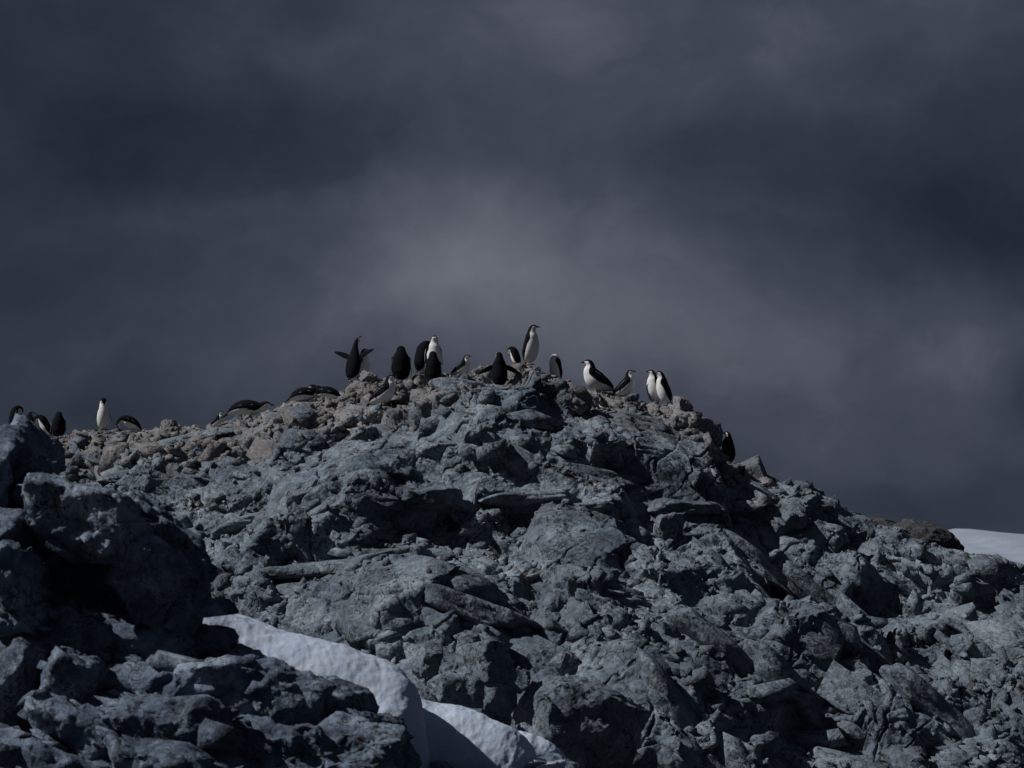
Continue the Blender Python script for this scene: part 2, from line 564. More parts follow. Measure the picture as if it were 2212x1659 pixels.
NC, NM, NR = 1330, 900, 840
X = np.linspace(-12.6, 12.6, NC)
dmax = np.clip((crest_z(X) + 3.6) / 0.60, 6.0, 16.0)
T = np.linspace(0, 1, NM)
BACK = 3.0
D = -BACK + (dmax[None, :] + BACK) * T[:, None]            # (NM, NC)
XX = np.broadcast_to(X[None, :], D.shape)
CY = np.broadcast_to(crest_y(X)[None, :], D.shape)
CZ = np.broadcast_to(crest_z(X)[None, :], D.shape)
back = np.maximum(-D, 0)
Yb = CY - D
Zb = CZ - base_drop(D, XX) - 0.05 * back - 0.02 * back ** 2

xf, df = XX.ravel(), D.ravel()
pw = np.stack([xf, df, np.zeros_like(xf)], 1)
wx = fbm(pw * 0.45 + 3, 3, 1) * 0.7 + fbm(pw * 2.2, 2, 21) * 0.12
wd = fbm(pw * 0.45 + 40, 3, 2) * 0.7 + fbm(pw * 2.2 + 9, 2, 22) * 0.12
# strata swing from level on the left to steeply down-right on the right
ang = np.interp(xf, [-9, -2, 2, 7], [R(10), R(-6), R(-28), R(-52)])
ca, sa = np.cos(ang), np.sin(ang)
u = (xf + wx) * ca - (df + wd) * sa
v = (xf + wx) * sa + (df + wd) * ca


def cells(su, sv, seed, tilt, crack, cw):
    return facets(np.stack([u / su, v / sv, np.zeros_like(u)], 1), seed, tilt, crack, cw, 2)[0]


crest_fade = sstep(0.1, 1.8, df)
big = cells(3.4, 1.9, 11, 1.0, 0.25, 0.10)
med = cells(1.35, 0.75, 12, 1.0, 0.35, 0.12)
sml = cells(0.62, 0.36, 13, 1.0, 0.4, 0.14)
H = big * 0.42 * crest_fade + med * 0.22 * (0.25 + 0.75 * crest_fade) + sml * 0.075 * (0.5 + 0.5 * crest_fade)
H += 0.25 * fbm(pw * 0.35 + 11, 3, 5) * crest_fade
smooth_mask = np.zeros_like(H)
soil = np.zeros_like(H)


def ell(px, py, ax, ad, rot=0.0, p=2.0):
    cx, cd = feat(px, py)
    a, b_ = xf - cx, df - cd
    c, s = math.cos(rot), math.sin(rot)
    a, b_ = a * c + b_ * s, -a * s + b_ * c
    return (np.abs(a / ax) ** p + np.abs(b_ / ad) ** p) ** (1 / p), a, b_


# knolls (+) and hollows (-)
for (px, py, ax, ad, hgt, rot) in (
        (1020, 920, 1.35, 1.2, 0.50, 0.1), (940, 900, 0.8, 0.7, 0.2, 0), (1150, 870, 0.7, 0.6, 0.15, 0),
        (1380, 990, 1.4, 1.3, 0.45, 0.45), (740, 1010, 1.6, 1.0, 0.35, -0.1), (1230, 1200, 1.4, 1.1, 0.45, 0.2),
        (640, 1150, 1.5, 0.8, 0.35, -0.15), (900, 1330, 1.5, 1.3, 0.5, 0.3), (1330, 1500, 0.9, 1.6, 0.45, 0.35),
        (1700, 1090, 0.9, 0.7, 0.3, 0.6), (1540, 1120, 1.2, 0.8, 0.25, 0.3), (1780, 1350, 0.5, 2.4, 0.45, 0.7),
        (1640, 1450, 0.45, 2.2, 0.45, 0.65), (1900, 1560, 0.45, 2.2, 0.4, 0.7), (560, 1230, 0.8, 0.9, 0.3, 0.2),
        (1500, 1300, 0.5, 1.6, 0.3, 0.6),
        (1120, 1120, 0.4, 0.9, -0.45, 0.3), (1130, 1310, 0.35, 1.5, -0.6, 0.15), (1010, 1060, 0.9, 0.3, -0.35, 0.1),
        (1460, 1080, 1.0, 0.25, -0.3, 0.1), (1890, 1290, 0.45, 2.4, -0.6, 0.75), (2060, 1420, 0.5, 2.2, -0.6, 0.8),
        (760, 1230, 1.6, 0.25, -0.4, 0.05), (560, 1000, 0.35, 0.5, -0.2, 0), (1590, 1020, 0.3, 0.8, -0.5, 0.5)):
    r, _, _ = ell(px, py, ax, ad, rot)
    H += hgt * np.exp(-(r ** 3) * 1.2)
# broad smooth slabs
for (px, py, ax, ad, rot) in ((1390, 985, 0.95, 0.85, 0.45), (740, 1010, 1.25, 0.75, -0.1), (1240, 1190, 0.8, 0.65, 0.3),
                              (480, 945, 1.1, 0.5, 0), (860, 1340, 0.8, 0.6, 0.3), (1130, 1050, 1.2, 0.2, 0.05), (1330, 1560, 0.6, 0.9, 0.3),
                              (1020, 1500, 0.5, 0.6, 0), (1600, 1170, 0.6, 0.4, 0.4), (280, 990, 0.9, 0.35, 0.1)):
    r, a, b_ = ell(px, py, ax, ad, rot, 3.0)
    wgt = sstep(1.15, 0.8, r)
    near = r < 0.9
    if near.any():
        A = np.stack([a[near], b_[near], np.ones(near.sum())], 1)
        co, *_r = np.linalg.lstsq(A, H[near], rcond=None)
        flat = co[0] * a * 0.6 + co[1] * b_ * 0.6 + co[2] + 0.10
        H = H * (1 - 0.85 * wgt) + flat * 0.85 * wgt
    smooth_mask = np.maximum(smooth_mask, wgt)
# soil-filled gullies
for (px, py, ax, ad, rot) in ((1120, 1120, 0.30, 0.6, 0.4), (1140, 1300, 0.25, 1.0, 0.1), (1150, 1210, 0.22, 0.6, 0), (1060, 1420, 0.5, 0.25, 0),
                              (1020, 1070, 0.7, 0.2, 0.1), (470, 1090, 0.7, 0.25, 0), (1540, 1090, 0.5, 0.2, 0.1), (2110, 1440, 0.35, 1.0, 0.8),
                              (2180, 1500, 0.4, 0.8, 0.8), (880, 1160, 0.8, 0.2, 0), (1260, 1060, 0.7, 0.14, 0), (1700, 1080, 0.5, 0.2, 0.2)):
    r, _, _ = ell(px, py, ax, ad, rot)
    soil = np.maximum(soil, sstep(1.25, 0.75, r + 0.35 * fbm(pw * 3.1, 3, 33)))
n0 = np.array([0.0, -0.72, 0.69])
H = np.where(df < 0, H * np.exp(df * 1.0), H)
H2 = H.reshape(D.shape)
for _ in range(4):
    H2[1:-1] = (H2[:-2] + H2[1:-1] + H2[2:]) / 3
    H2[:, 1:-1] = (H2[:, :-2] + H2[:, 1:-1] + H2[:, 2:]) / 3
H = H2.ravel()
Ym = Yb + (H * n0[1]).reshape(D.shape)
Zm = Zb + (H * n0[2]).reshape(D.shape)

# even out the rows along each column so that walls and ledges get their share of vertices
seg = np.hypot(np.diff(Ym, axis=0), np.diff(Zm, axis=0))
wrow = np.where(D[:-1] < -0.5, 0.25, 1.0)
zlow = np.where(Zm[:-1] < -2.2, 0.4, 1.0)
S = np.concatenate([np.zeros((1, NC)), np.cumsum(seg * wrow * zlow, axis=0)])
S /= S[-1]
# blend between neighbouring columns so that rows do not shear
kern = np.ones(41) / 41
Ssm = np.apply_along_axis(lambda r_: np.convolve(np.pad(r_, 20, mode='edge'), kern, 'valid'), 1, S)
tt = np.linspace(0, 1, NR)
PX = np.empty((NR, NC)); PY = np.empty((NR, NC)); PZ = np.empty((NR, NC)); PD = np.empty((NR, NC))
PSM = np.empty((NR, NC)); PSO = np.empty((NR, NC))
sm2 = smooth_mask.reshape(D.shape); so2 = soil.reshape(D.shape)
for c in range(NC):
    s_ = Ssm[:, c]
    PX[:, c] = X[c]
    PY[:, c] = np.interp(tt, s_, Ym[:, c]); PZ[:, c] = np.interp(tt, s_, Zm[:, c]); PD[:, c] = np.interp(tt, s_, D[:, c])
    PSM[:, c] = np.interp(tt, s_, sm2[:, c]); PSO[:, c] = np.interp(tt, s_, so2[:, c])
del u, v, big, med, sml, H, ca, sa, ang, wx, wd, pw, xf, df


def grid_normals(P, blur=0):
    a = np.gradient(P, axis=1); b_ = np.gradient(P, axis=0)
    n = np.cross(b_, a)
    n /= np.maximum(np.linalg.norm(n, axis=2, keepdims=True), 1e-9)
    for _ in range(blur):
        q = n.copy()
        q[1:] += n[:-1]; q[:-1] += n[1:]; q[:, 1:] += n[:, :-1]; q[:, :-1] += n[:, 1:]
        n = q / np.maximum(np.linalg.norm(q, axis=2, keepdims=True), 1e-9)
    return n


POS = np.stack([PX, PY, PZ], 2)
sgn = np.sign(grid_normals(POS)[NR // 2, NC // 2, 2])
rub = sstep(2.6, 0.6, PD) * sstep(5.5, 3.0, PX)          # shattered, stained ground along the crest
rub = np.clip(rub + 0.35 * fbm(POS.reshape(-1, 3) * 0.9, 3, 71).reshape(NR, NC), 0, 1)
reg = fbm(POS.reshape(-1, 3) * 0.7 + 5, 3, 72).reshape(NR, NC)   # broken and massive regions
amt = np.clip(1.0 + 0.9 * reg, 0.25, 1.7) * (1 - 0.80 * PSM) * (1 - 0.75 * PSO)


def even(B, axis):
    """share the vertices of each row or column out evenly along its real length"""
    if axis == 1: B = B.transpose(1, 0, 2)
    n, mcol = B.shape[:2]
    sg = np.minimum(np.linalg.norm(np.diff(B[:, :, :3], axis=0), axis=2), 0.5)
    sg = 0.35 * sg.mean(0, keepdims=True) + 0.65 * sg
    w0 = np.linalg.norm(np.diff(B[:, :, :3].mean(1), axis=0), axis=1)
    if axis == 0: sg = np.where(B[:-1, :, 3] < -0.5, sg * 0.25, sg)
    S_ = np.concatenate([np.zeros((1, mcol)), np.cumsum(sg, axis=0)]); S_ /= S_[-1]
    k_ = 15
    cs = np.cumsum(np.pad(S_, ((0, 0), (k_ + 1, k_)), mode='edge'), axis=1)
    S_ = (cs[:, 2 * k_ + 1:] - cs[:, :-2 * k_ - 1]) / (2 * k_ + 1)
    t_ = np.linspace(0, 1, n)
    O = np.empty_like(B)
    for c in range(mcol):
        pos = np.interp(t_, S_[:, c], np.arange(n))
        i0 = np.minimum(pos.astype(int), n - 2); f_ = (pos - i0)[:, None]
        O[:, c] = B[i0, c] * (1 - f_) + B[i0 + 1, c] * f_
    return O.transpose(1, 0, 2) if axis == 1 else O


fadec = (0.5 + 0.5 * sstep(0.1, 1.2, PD)).ravel()
amf = np.clip(amt, 0, 1.3).ravel()
rubr = rub.ravel()
V_ = POS.reshape(-1, 3)
broken = np.clip(sstep(0.02, 0.30, fbm(V_ * np.array([0.55, 0.55, 0.9]) + 8, 3, 172)) + 1.2 * rubr, 0, 1)
for (cell, k, off, tilt, seed, crack, blur, warp) in ((1.60, 0.80, 0.16, 0.20, 30, 0.05, 14, 0.10), (0.80, 0.90, 0.09, 0.26, 31, 0.05, 8, 0.10), (0.36, 0.90, 0.05, 0.30, 32, 0.03, 4, 0.10),
                                                      (0.15, 0.85, 0.020, 0.32, 33, 0.014, 2, 0.10)):
    N_ = (grid_normals(V_.reshape(NR, NC, 3), blur) * sgn).reshape(-1, 3)
    kk = np.clip(k * amf, 0, 0.95)
    if cell > 0.5: kk = kk * fadec
    elif cell > 0.2: kk = kk * (0.35 + 0.65 * broken)
    else: kk = kk * (0.18 + 0.82 * broken)
    if cell > 1.0: kk = kk * fadec
    V_ = chisel(V_, N_, cell, kk, off, tilt, seed, crack, warp)
    if 0.5 < cell < 1.0:
        B_ = np.concatenate([V_.reshape(NR, NC, 3), np.stack([PD, PSM, PSO, amf.reshape(NR, NC), rubr.reshape(NR, NC), fadec.reshape(NR, NC), reg, broken.reshape(NR, NC)], 2)], 2)
        B_ = even(B_, 0)
        G_ = B_[:, :, :3]
        for _ in range(14):                       # plane off the comb-like steps left on the walls
            for ax in (1, 0):
                A0 = G_ if ax == 1 else G_.transpose(1, 0, 2)
                d2 = (A0[:, 2:] + A0[:, :-2]) * 0.5 - A0[:, 1:-1]
                ln_ = np.linalg.norm(d2, axis=2, keepdims=True)
                A0[:, 1:-1] += d2 * 0.6 * np.clip((ln_ - 0.006) / 0.012, 0, 1) * (1.0 if ax == 1 else 0.3)
        V_ = np.ascontiguousarray(G_).reshape(-1, 3)
        PD, PSM, PSO, reg = B_[:, :, 3], B_[:, :, 4], B_[:, :, 5], B_[:, :, 9]
        amf, rubr, fadec = B_[:, :, 6].ravel(), B_[:, :, 7].ravel(), B_[:, :, 8].ravel()
        broken = B_[:, :, 10].ravel()
POS = V_.reshape(NR, NC, 3)
rub = rubr.reshape(NR, NC)
# long joints that cut the bedrock along and across the strata
an_ = np.interp(V_[:, 0], [-9, -2, 2, 7], [R(8), R(-5), R(-28), R(-48)])
wj = np.stack([fbm(V_ * 1.2 + o, 3, 140 + o) for o in (0, 5)], 1) * 0.45
ju = V_[:, 0] * np.cos(an_) - V_[:, 2] * np.sin(an_) * 1.0 + wj[:, 0]
jv = V_[:, 0] * np.sin(-an_) * -1.0 + V_[:, 2] * np.cos(an_) + wj[:, 1]
f1_, f2_, _h, _o = voro(np.stack([ju / 1.7, jv / 0.62, np.zeros_like(ju)], 1), 77, 2)
gr = (1 - np.clip((f2_ - f1_) / 0.045, 0, 1)) * np.clip(0.75 + 1.2 * fbm(V_ * 0.8 + 3, 2, 150), 0.1, 1) * sstep(0.2, 1.0, PD).ravel()
POS = POS - (grid_normals(POS, 6) * sgn) * (0.13 * gr.reshape(NR, NC))[:, :, None]
fin = (0.003 * fbm(V_ * 18, 3, 81)).reshape(NR, NC)
POS = POS + grid_normals(POS, 2) * sgn * fin[:, :, None]

# ------------------------------------------------------------------ penguins: where they stand
#  px, py of the feet (2212 frame), set-back from the crest, facing, pose, size, head turn, flippers, lean, label
#  facing: 0 right, 90 away, 180 left, 270 towards the camera
PENG = [
    (762, 824, .05, 60, 'call', 1.04, -36, ('wide', 'wide'), 4, 'calling penguin with open bill raised to the sky and flipper flung out'),
    (784, 826, .22, -35, 'stand', .88, 30, ('down', 'back'), 0, 'white fronted penguin just behind the calling penguin, bill pointing right'),
    (866, 826, .05, 95, 'hunch', 1.08, 0, ('down', 'down'), 0, 'black backed penguin seen from behind, between calling penguin and whitest penguin'),
    (826, 874, -1.05, -25, 'crouch', 1.02, 10, ('down', 'down'), 0, 'penguin crouched on pebbles below the crest, white breast, leaning right'),
    (912, 806, .35, 35, 'bow', .98, 0, ('down', 'down'), 0, 'penguin bowing its head beside the tall white breasted one'),
    (937, 808, .30, -78, 'stand', 1.0, 25, ('down', 'down'), 0, 'upright penguin with whole white breast facing us, behind a black back'),
    (935, 834, -.38, 95, 'hunch', 1.02, 0, ('down', 'down'), 0, 'broad black back of penguin sitting in front of white breasted one'),
    (995, 814, .35, -25, 'crouch', .78, 0, ('down', 'down'), 0, 'penguin sunk among crest stones, only striped head and breast showing'),
    (1079, 838, -.85, 92, 'stand', .92, 20, ('wide', 'wide'), 0, 'penguin seen from behind with both flippers held out wide'),
    (1117, 790, .35, 150, 'bow', .62, 0, ('down', 'down'), 10, 'dark penguin doubled over behind the tallest penguin'),
    (1145, 787, .02, -42, 'stand', 1.03, 30, ('down', 'down'), 3, 'tallest penguin standing on the summit rock, looking right'),
    (1201, 824, .22, 216, 'tuck', .80, 0, ('down', 'down'), 0, 'headless looking penguin preening, white belly and black side, right of summit'),
    (1292, 846, .05, 195, 'crouch', 1.12, -10, ('down', 'down'), 0, 'penguin sitting in profile facing left with long tail'),
    (1350, 856, .05, -20, 'crouch', .90, 0, ('down', 'down'), -6, 'small crouching penguin facing right toward the standing pair'),
    (1414, 872, .22, 228, 'stand', .88, -30, ('down', 'down'), 5, 'left one of the standing pair, bill stretched to the left'),
    (1440, 874, .02, 192, 'stand', .88, 4, ('down', 'down'), 10, 'right one of the standing pair with sloping black back'),
    (1304, 884, -.8, 130, 'crouch', .42, 0, ('down', 'down'), 0, 'tiny penguin chick half hidden between grey rocks below the crest'),
    (1574, 1000, .10, 128, 'stand', .80, 55, ('down', 'down'), 0, 'lone dark penguin on the steep right shoulder, striped cheek'),
    (30, 922, -.2, 20, 'bow', .66, 0, ('down', 'out'), 0, 'leftmost penguin standing behind the dark outcrop, head bent down'),
    (64, 942, -.1, 35, 'hunch', .74, -15, ('down', 'down'), 0, 'dark penguin beside the outcrop, bill level toward the right'),
    (104, 944, .1, 190, 'bow', .74, 0, ('down', 'down'), 16, 'penguin bending over to preen, left of the round black back'),
    (126, 948, -.1, 90, 'hunch', .82, 0, ('down', 'down'), 0, 'round black back of penguin by the preening one'),
    (222, 928, .1, -75, 'nod', .84, 0, ('slight', 'slight'), 0, 'white breasted penguin facing us with bowed black head on the left crest'),
    (282, 934, .1, 195, 'peck', .78, 0, ('down', 'down'), 0, 'penguin bent low facing left next to the white breasted one'),
    (532, 902, .05, -8, 'lie', 1.10, 0, ('down', 'down'), 0, 'penguin stretched out level above a pebble nest, facing right'),
    (468, 926, .30, -30, 'crouch', .62, 0, ('down', 'down'), 0, 'penguin head peeping over the edge of the pebble nest'),
    (656, 866, .20, 5, 'flat', .92, 0, ('down', 'down'), 0, 'hunched black penguin with tail to the left, bill to neighbour'),
    (706, 864, .25, 172, 'flat', .95, 0, ('down', 'down'), 0, 'hunched black penguin facing left toward its neighbour'),
]
feet = []
for P_ in PENG:
    px, py, sb = P_[:3]
    x0 = at(px, py, 50.0).x
    Y = float(crest_y(x0)) + sb
    p = at(px, py, Y)
    feet.append(p)
    xm = POS[NR // 6, :, 0]; c0, c1 = max(0, int(np.argmin(np.abs(xm - p.x))) - 90), int(np.argmin(np.abs(xm - p.x))) + 90
    WP = POS[:, c0:c1]
    dd = np.hypot(WP[:, :, 0] - p.x, WP[:, :, 1] - p.y)
    wgt = sstep(0.36, 0.16, dd) * (np.abs(WP[:, :, 2] - p.z) < 1.2)
    zt = p.z - 0.012 + 0.25 * (WP[:, :, 2] - p.z) * sstep(0.0, 0.3, dd)
    WP[:, :, 2] = WP[:, :, 2] * (1 - wgt) + zt * wgt
    # nothing may stand up in front of the feet
    wd_ = 0.42 if 'wide' in P_[7] else 0.20
    infr = sstep(wd_ + 0.30, wd_, np.abs(WP[:, :, 0] - p.x)) * sstep(p.y + 0.05, p.y - 0.15, WP[:, :, 1]) * sstep(p.y - 4.0, p.y - 3.0, WP[:, :, 1])
    lim = p.z - 0.03 - 0.13 * (p.y - WP[:, :, 1])
    exc = np.maximum(WP[:, :, 2] - lim, 0)
    WP[:, :, 2] -= infr * (exc - 0.05 * (1 - np.exp(-exc / 0.12)) - 0.10 * exc)

NRM = grid_normals(POS, 1) * sgn
up = NRM[:, :, 2]
soil_at = np.clip(PSO * sstep(0.35, 0.75, up) + 0.55 * sstep(0.80, 0.97, up) * sstep(0.0, 0.35, fbm(POS.reshape(-1, 3) * 1.3, 3, 91).reshape(NR, NC)), 0, 1)
stain_crest = np.clip(1.0 * sstep(2.8, 0.4, PD + 1.1 * fbm(POS.reshape(-1, 3) * 0.8, 3, 92).reshape(NR, NC)) * sstep(6.5, 2.0, PX), 0, 1)
stain_at = np.clip(stain_crest + 0.18 * sstep(0.2, 0.6, fbm(POS.reshape(-1, 3) * 0.5, 3, 93).reshape(NR, NC)), 0, 1)
faces = grid_faces(NR, NC)
if sgn > 0:
    pass
me = mesh_np('rocky_hill', POS.reshape(-1, 3), faces[:, ::-1] if sgn > 0 else faces, False,
             {'soil': soil_at.ravel(), 'stain': stain_at.ravel()})
hill = obj('rocky_hill', me, M_HILL)
tag(hill, 'broken grey rock hill rising to a stony penguin crest', None, None, 'structure')

# ------------------------------------------------------------------ stones lying on the hill
rng = np.random.default_rng(4)
random.seed(4)
hulls = [hull(200 + k, int(rng.integers(11, 14)), (1.0, rng.uniform(.6, .95), rng.uniform(.5, .85))) for k in range(40)]
pm_grey = [mesh_np('stone', v_, f_, False) for v_, f_ in hulls]
pm_brown = [mesh_np('stone', v_, f_, False) for v_, f_ in hulls]
for me in pm_grey: me.materials.append(M_STONE)
for me in pm_brown: me.materials.append(M_BROWN)
vis = (PD > -0.25) & (POS[:, :, 2] > -1.6) & (np.abs(POS[:, :, 0]) < 0.205 * POS[:, :, 1])
prob = (0.025 + 1.3 * rub + 0.55 * broken.reshape(NR, NC) + 0.7 * soil_at) * vis * (1 - 0.9 * PSM)
prob = (prob / prob.sum()).ravel()
fxy = np.array([(p.x, p.y, p.z) for p in feet])


wide = np.array([0.22 if 'wide' in P_[7] else 0.0 for P_ in PENG])


def clear_of_feet(p, r, top=0.6):
    dx = np.abs(fxy[:, 0] - p[0]) - wide; dy = p[1] - fxy[:, 1]
    inside = (np.hypot(dx, dy) < 0.17 + r)
    front = (dx < 0.15 + r * 1.1) & (dy < 0.1) & (dy > -5) & (p[2] + top * r > fxy[:, 2] + 0.03 + 0.11 * dy)
    if p[2] + top * r > crest_z(p[0]) + 0.10 - 0.11 * max(0, crest_y(p[0]) - p[1]): return False
    return not (inside | front).any()


PF, NF = POS.reshape(-1, 3), NRM.reshape(-1, 3)
rubf, pdf, psmf = rub.ravel(), PD.ravel(), PSM.ravel()
# blocks of the shattered bedrock: long side along the local strata, half sunk
stf = stain_crest.ravel()
N_BLOCK = 2400
picks = rng.choice(len(prob), N_BLOCK * 2, p=prob)
blocks = []
for idx in picks:
    if len(blocks) >= N_BLOCK: break
    r = min(0.10 * (1 - rng.random()) ** -0.50, 0.50, 0.13 + 0.13 * max(pdf[idx], 0))
    p, n = PF[idx], NF[idx]
    if not clear_of_feet(p, r): continue
    an = np.interp(p[0], [-9, -2, 2, 7], [R(10), R(-6), R(-28), R(-52)])
    # blend the surface normal with that of the whole slope, so that neighbours share their joints
    nn = Vector((n[0] * .45, n[1] * .45 - .3, n[2] * .45 + .45)).normalized()
    e1 = Vector((math.cos(an), -0.75 * -math.sin(an), 0.62 * math.sin(an)))
    e1 = (e1 - nn * e1.dot(nn)).normalized(); e2 = nn.cross(e1)
    M_ = np.array([e1, e2, nn]).T @ qmat(*(rng.normal(0, 1, 3) * np.array([.2, .2, .3]) * (1.0 if r > .16 else 1.6)))
    blocks.append((r, p + np.array(nn) * r * (rng.uniform(-.60, -.22) if r > .16 else rng.uniform(-.4, .05)), M_, rng.random() < 0.9 * stf[idx],
                   np.array([np.interp(p[0], [-2, 5], [1.0, 1.45]), rng.uniform(.75, 1.1), rng.uniform(.6, 1.05) if r < .3 else rng.uniform(.5, .7)]) * r, int(rng.integers(40))))
blocks.sort(key=lambda b_: -b_[0])
for r, p, M_, brown, sc_, k in blocks[:265]:
    obj('stone', (pm_brown if brown else pm_grey)[k], None, hill, Vector(p), Matrix(M_.tolist()).to_euler(), tuple(sc_))
for want, nm_, mt in ((False, 'grey_blocks', M_STONE), (True, 'brown_blocks', M_BROWN)):
    V, F, o_ = [], [], 0
    for r, p, M_, brown, sc_, k in blocks[265:]:
        if brown != want: continue
        hv, hf = hulls[k]
        V.append((hv * sc_) @ M_.T + p); F.append(hf + o_); o_ += len(hv)
    g_ = obj('shattered_rock', mesh_np('shattered_rock', np.concatenate(V), np.concatenate(F), False), mt, hill)
    tag(g_, None, None, None, 'stuff')

# ledges: long slabs of bedrock that jut out and throw a line of shade
led = [rock_shape(400 + k, 4, (1.0, 0.8, 0.8), 3, 0.55, None, 0.85) for k in range(6)]
led_m = [mesh_np('ledge', v_, f_, False) for v_, f_ in led]
for me in led_m: me.materials.append(M_STONE)
for k, (px, py, hl, th_, an) in enumerate(((700, 1064, .9, .13, -8), (920, 1072, .75, .17, 3), (1130, 1056, .7, .13, -8), (720, 1218, 1.2, .18, -4), (560, 1125, .9, .14, -8),
                                       (1300, 1036, .8, .15, 12), (1480, 1092, .7, .14, 2), (430, 962, 1.0, .11, -12), (1440, 955, .9, .16, 20), (880, 1186, .8, .14, 3), (1230, 1125, .8, .14, -5),
                                       (1020, 905, .7, .2, 8), (960, 960, .8, .18, -4), (300, 1020, .8, .12, -8),
                                       (1650, 1230, .9, .18, 38), (1800, 1300, 1.1, .22, 42), (1560, 1400, 1.0, .22, 45), (1700, 1520, 1.1, .24, 45), (1900, 1420, 1.2, .24, 40),
                                       (2000, 1560, 1.1, .24, 42), (1450, 1530, .8, .22, 50), (1350, 1350, .8, .18, 30), (2120, 1330, .8, .18, 35), (1000, 1350, .9, .2, 20), (850, 1290, .9, .18, -10))):
    p = hit(px, py)
    j_ = np.argmin((PF[:, 0] - p.x) ** 2 + (PF[:, 1] - p.y) ** 2 + (PF[:, 2] - p.z) ** 2)
    p = Vector(PF[j_])
    obj('ledge', led_m[k % 6], None, hill, p + Vector((0, .10, -.02)), (rng.normal(-.1, .12), R(an), rng.normal(0, .12)), (hl, .45 + .2 * rng.random(), th_ * 1.3))

# rubble too small to pick apart
vis2 = (PD > -0.35) & (POS[:, :, 2] > -1.6) & (np.abs(POS[:, :, 0]) < 0.205 * POS[:, :, 1])
pr2 = (0.10 + 1.5 * rub ** 2 + 2.2 * soil_at) * vis2 * (1 - 0.8 * PSM)
pr2 = (pr2 / pr2.sum()).ravel()


def scatter(points, normals, radii, shapes, seed):
    rg = np.random.default_rng(seed)
    V, F, o = [], [], 0
    for p, n, r in zip(points, normals, radii):
        sv, sf = shapes[rg.integers(len(shapes))]
        q = rg.normal(0, 1, 4); q /= np.linalg.norm(q)
        w_, x_, y_, z_ = q
        Rm = np.array([[1 - 2 * (y_ * y_ + z_ * z_), 2 * (x_ * y_ - z_ * w_), 2 * (x_ * z_ + y_ * w_)],
                       [2 * (x_ * y_ + z_ * w_), 1 - 2 * (x_ * x_ + z_ * z_), 2 * (y_ * z_ - x_ * w_)],
                       [2 * (x_ * z_ - y_ * w_), 2 * (y_ * z_ + x_ * w_), 1 - 2 * (x_ * x_ + y_ * y_)]])
        V.append((sv * r) @ Rm.T + p + n * r * 0.25)
        F.append(sf + o); o += len(sv)
    return np.concatenate(V), np.concatenate(F)


pk = rng.choice(len(pr2), 6500, p=pr2)
rr = np.minimum(0.018 * (1 - rng.random(len(pk))) ** -0.5, 0.075)
keep = np.array([clear_of_feet(PF[i], r_) or r_ < 0.03 for i, r_ in zip(pk, rr)])
pk, rr = pk[keep], rr[keep]
low = [hull(330 + k, 10, (1.0, rng.uniform(.6, .95), rng.uniform(.5, .85))) for k in range(14)]
for sel, mt in ((stf[pk] > 0.35, M_BROWN), (stf[pk] <= 0.35, M_STONE)):
    v_, f_ = scatter(PF[pk[sel]], NF[pk[sel]], rr[sel], low, 7)
    rb = obj('rubble', mesh_np('rubble', v_, f_, False), mt, hill)
    tag(rb, None, None, None, 'stuff')


def ground(x, Y):
    """height of the finished hill near a plan position"""
    d2 = (POS[:, :, 0] - x) ** 2 + (POS[:, :, 1] - Y) ** 2
    i = np.unravel_index(np.argmin(d2), d2.shape)
    return float(POS[i][2])


# ------------------------------------------------------------------ single boulders with a character of their own
def boulder(name, px, py, setback, dims, seed, label, mat, rot=(0, 0, 0), planes=None, sub=5, Y=None, cuts=3, box=0.8, rough=0.6, sink=0.0):
    x0 = at(px, py, 49.0).x
    if Y is None:
        Y = hit(px, py).y + setback if setback is not None else float(crest_y(x0))
    p = at(px, py, Y)
    v_, f_ = rock_shape(seed, sub, dims, cuts, rough, planes, box)
    o = obj(name, mesh_np(name, v_, f_, False), mat, None, p, rot)
    tag(o, label, 'boulder', 'boulders on the hill')
    return o


boulder('boulder', 1476, 878, None, (.21, .18, .155), 501, 'rounded boulder perched on the crest right of the standing penguin pair', M_BROWN, (0, .1, .5), Y=49.3)
boulder('boulder', 1612, 1024, None, (1, 1, 1), 502, 'pointed pyramid shaped boulder on the right shoulder, dark right face', M_LICHEN, (0, 0, 0), Y=48.7,
        planes=[((-0.42, -0.34, 0.84), 0.165), ((0.90, -0.22, 0.36), 0.325), ((-0.1, -0.97, 0.2), 0.27), ((0, 1, 0.3), 0.25), ((0, 0, -1), 0.35), ((-1, 0, -0.1), 0.42)], rough=0.16)
boulder('boulder', 1522, 932, None, (.40, .3, .24), 503, 'big flat fronted boulder at the right end of the crest', M_LICHEN, (0, .35, .3), Y=49.15)
boulder('boulder', 592, 912, None, (.15, .14, .22), 504, 'upright triangular block in front of the level penguin', M_STONE, (.1, -.15, .3), Y=50.0)
boulder('boulder', 798, 818, None, (.16, .14, .14), 505, 'pale pointed stone just right of the calling penguin', M_BROWN, (.3, .5, .2), Y=49.9)
boulder('boulder', 1168, 826, None, (.30, .24, .20), 506, 'rock block under the tallest penguin', M_STONE, (0, .25, .2), Y=49.75)
boulder('boulder', 1365, 838 + 26, None, (.12, .11, .13), 507, 'small pointed stone between crouching penguin and the pair', M_STONE, (.2, .1, 0), Y=49.6)
boulder('boulder', 368, 918, None, (.14, .13, .11), 508, 'small dark knob of rock alone on the left crest', M_BROWN, (0, .2, .9), Y=50.4)
boulder('boulder', 1250, 1585, None, (1.05, .8, .86), 509, 'large dark grey boulder beside the lower snow lobe', M_STONE, (.1, .25, .3), sub=6, Y=38.2, cuts=4, box=.85, rough=.8)
boulder('boulder', 985, 1495, None, (.42, .36, .22), 510, 'smooth grey boulder directly above the lower snow lobe', M_STONE, (0, .25, .2), Y=37.4)
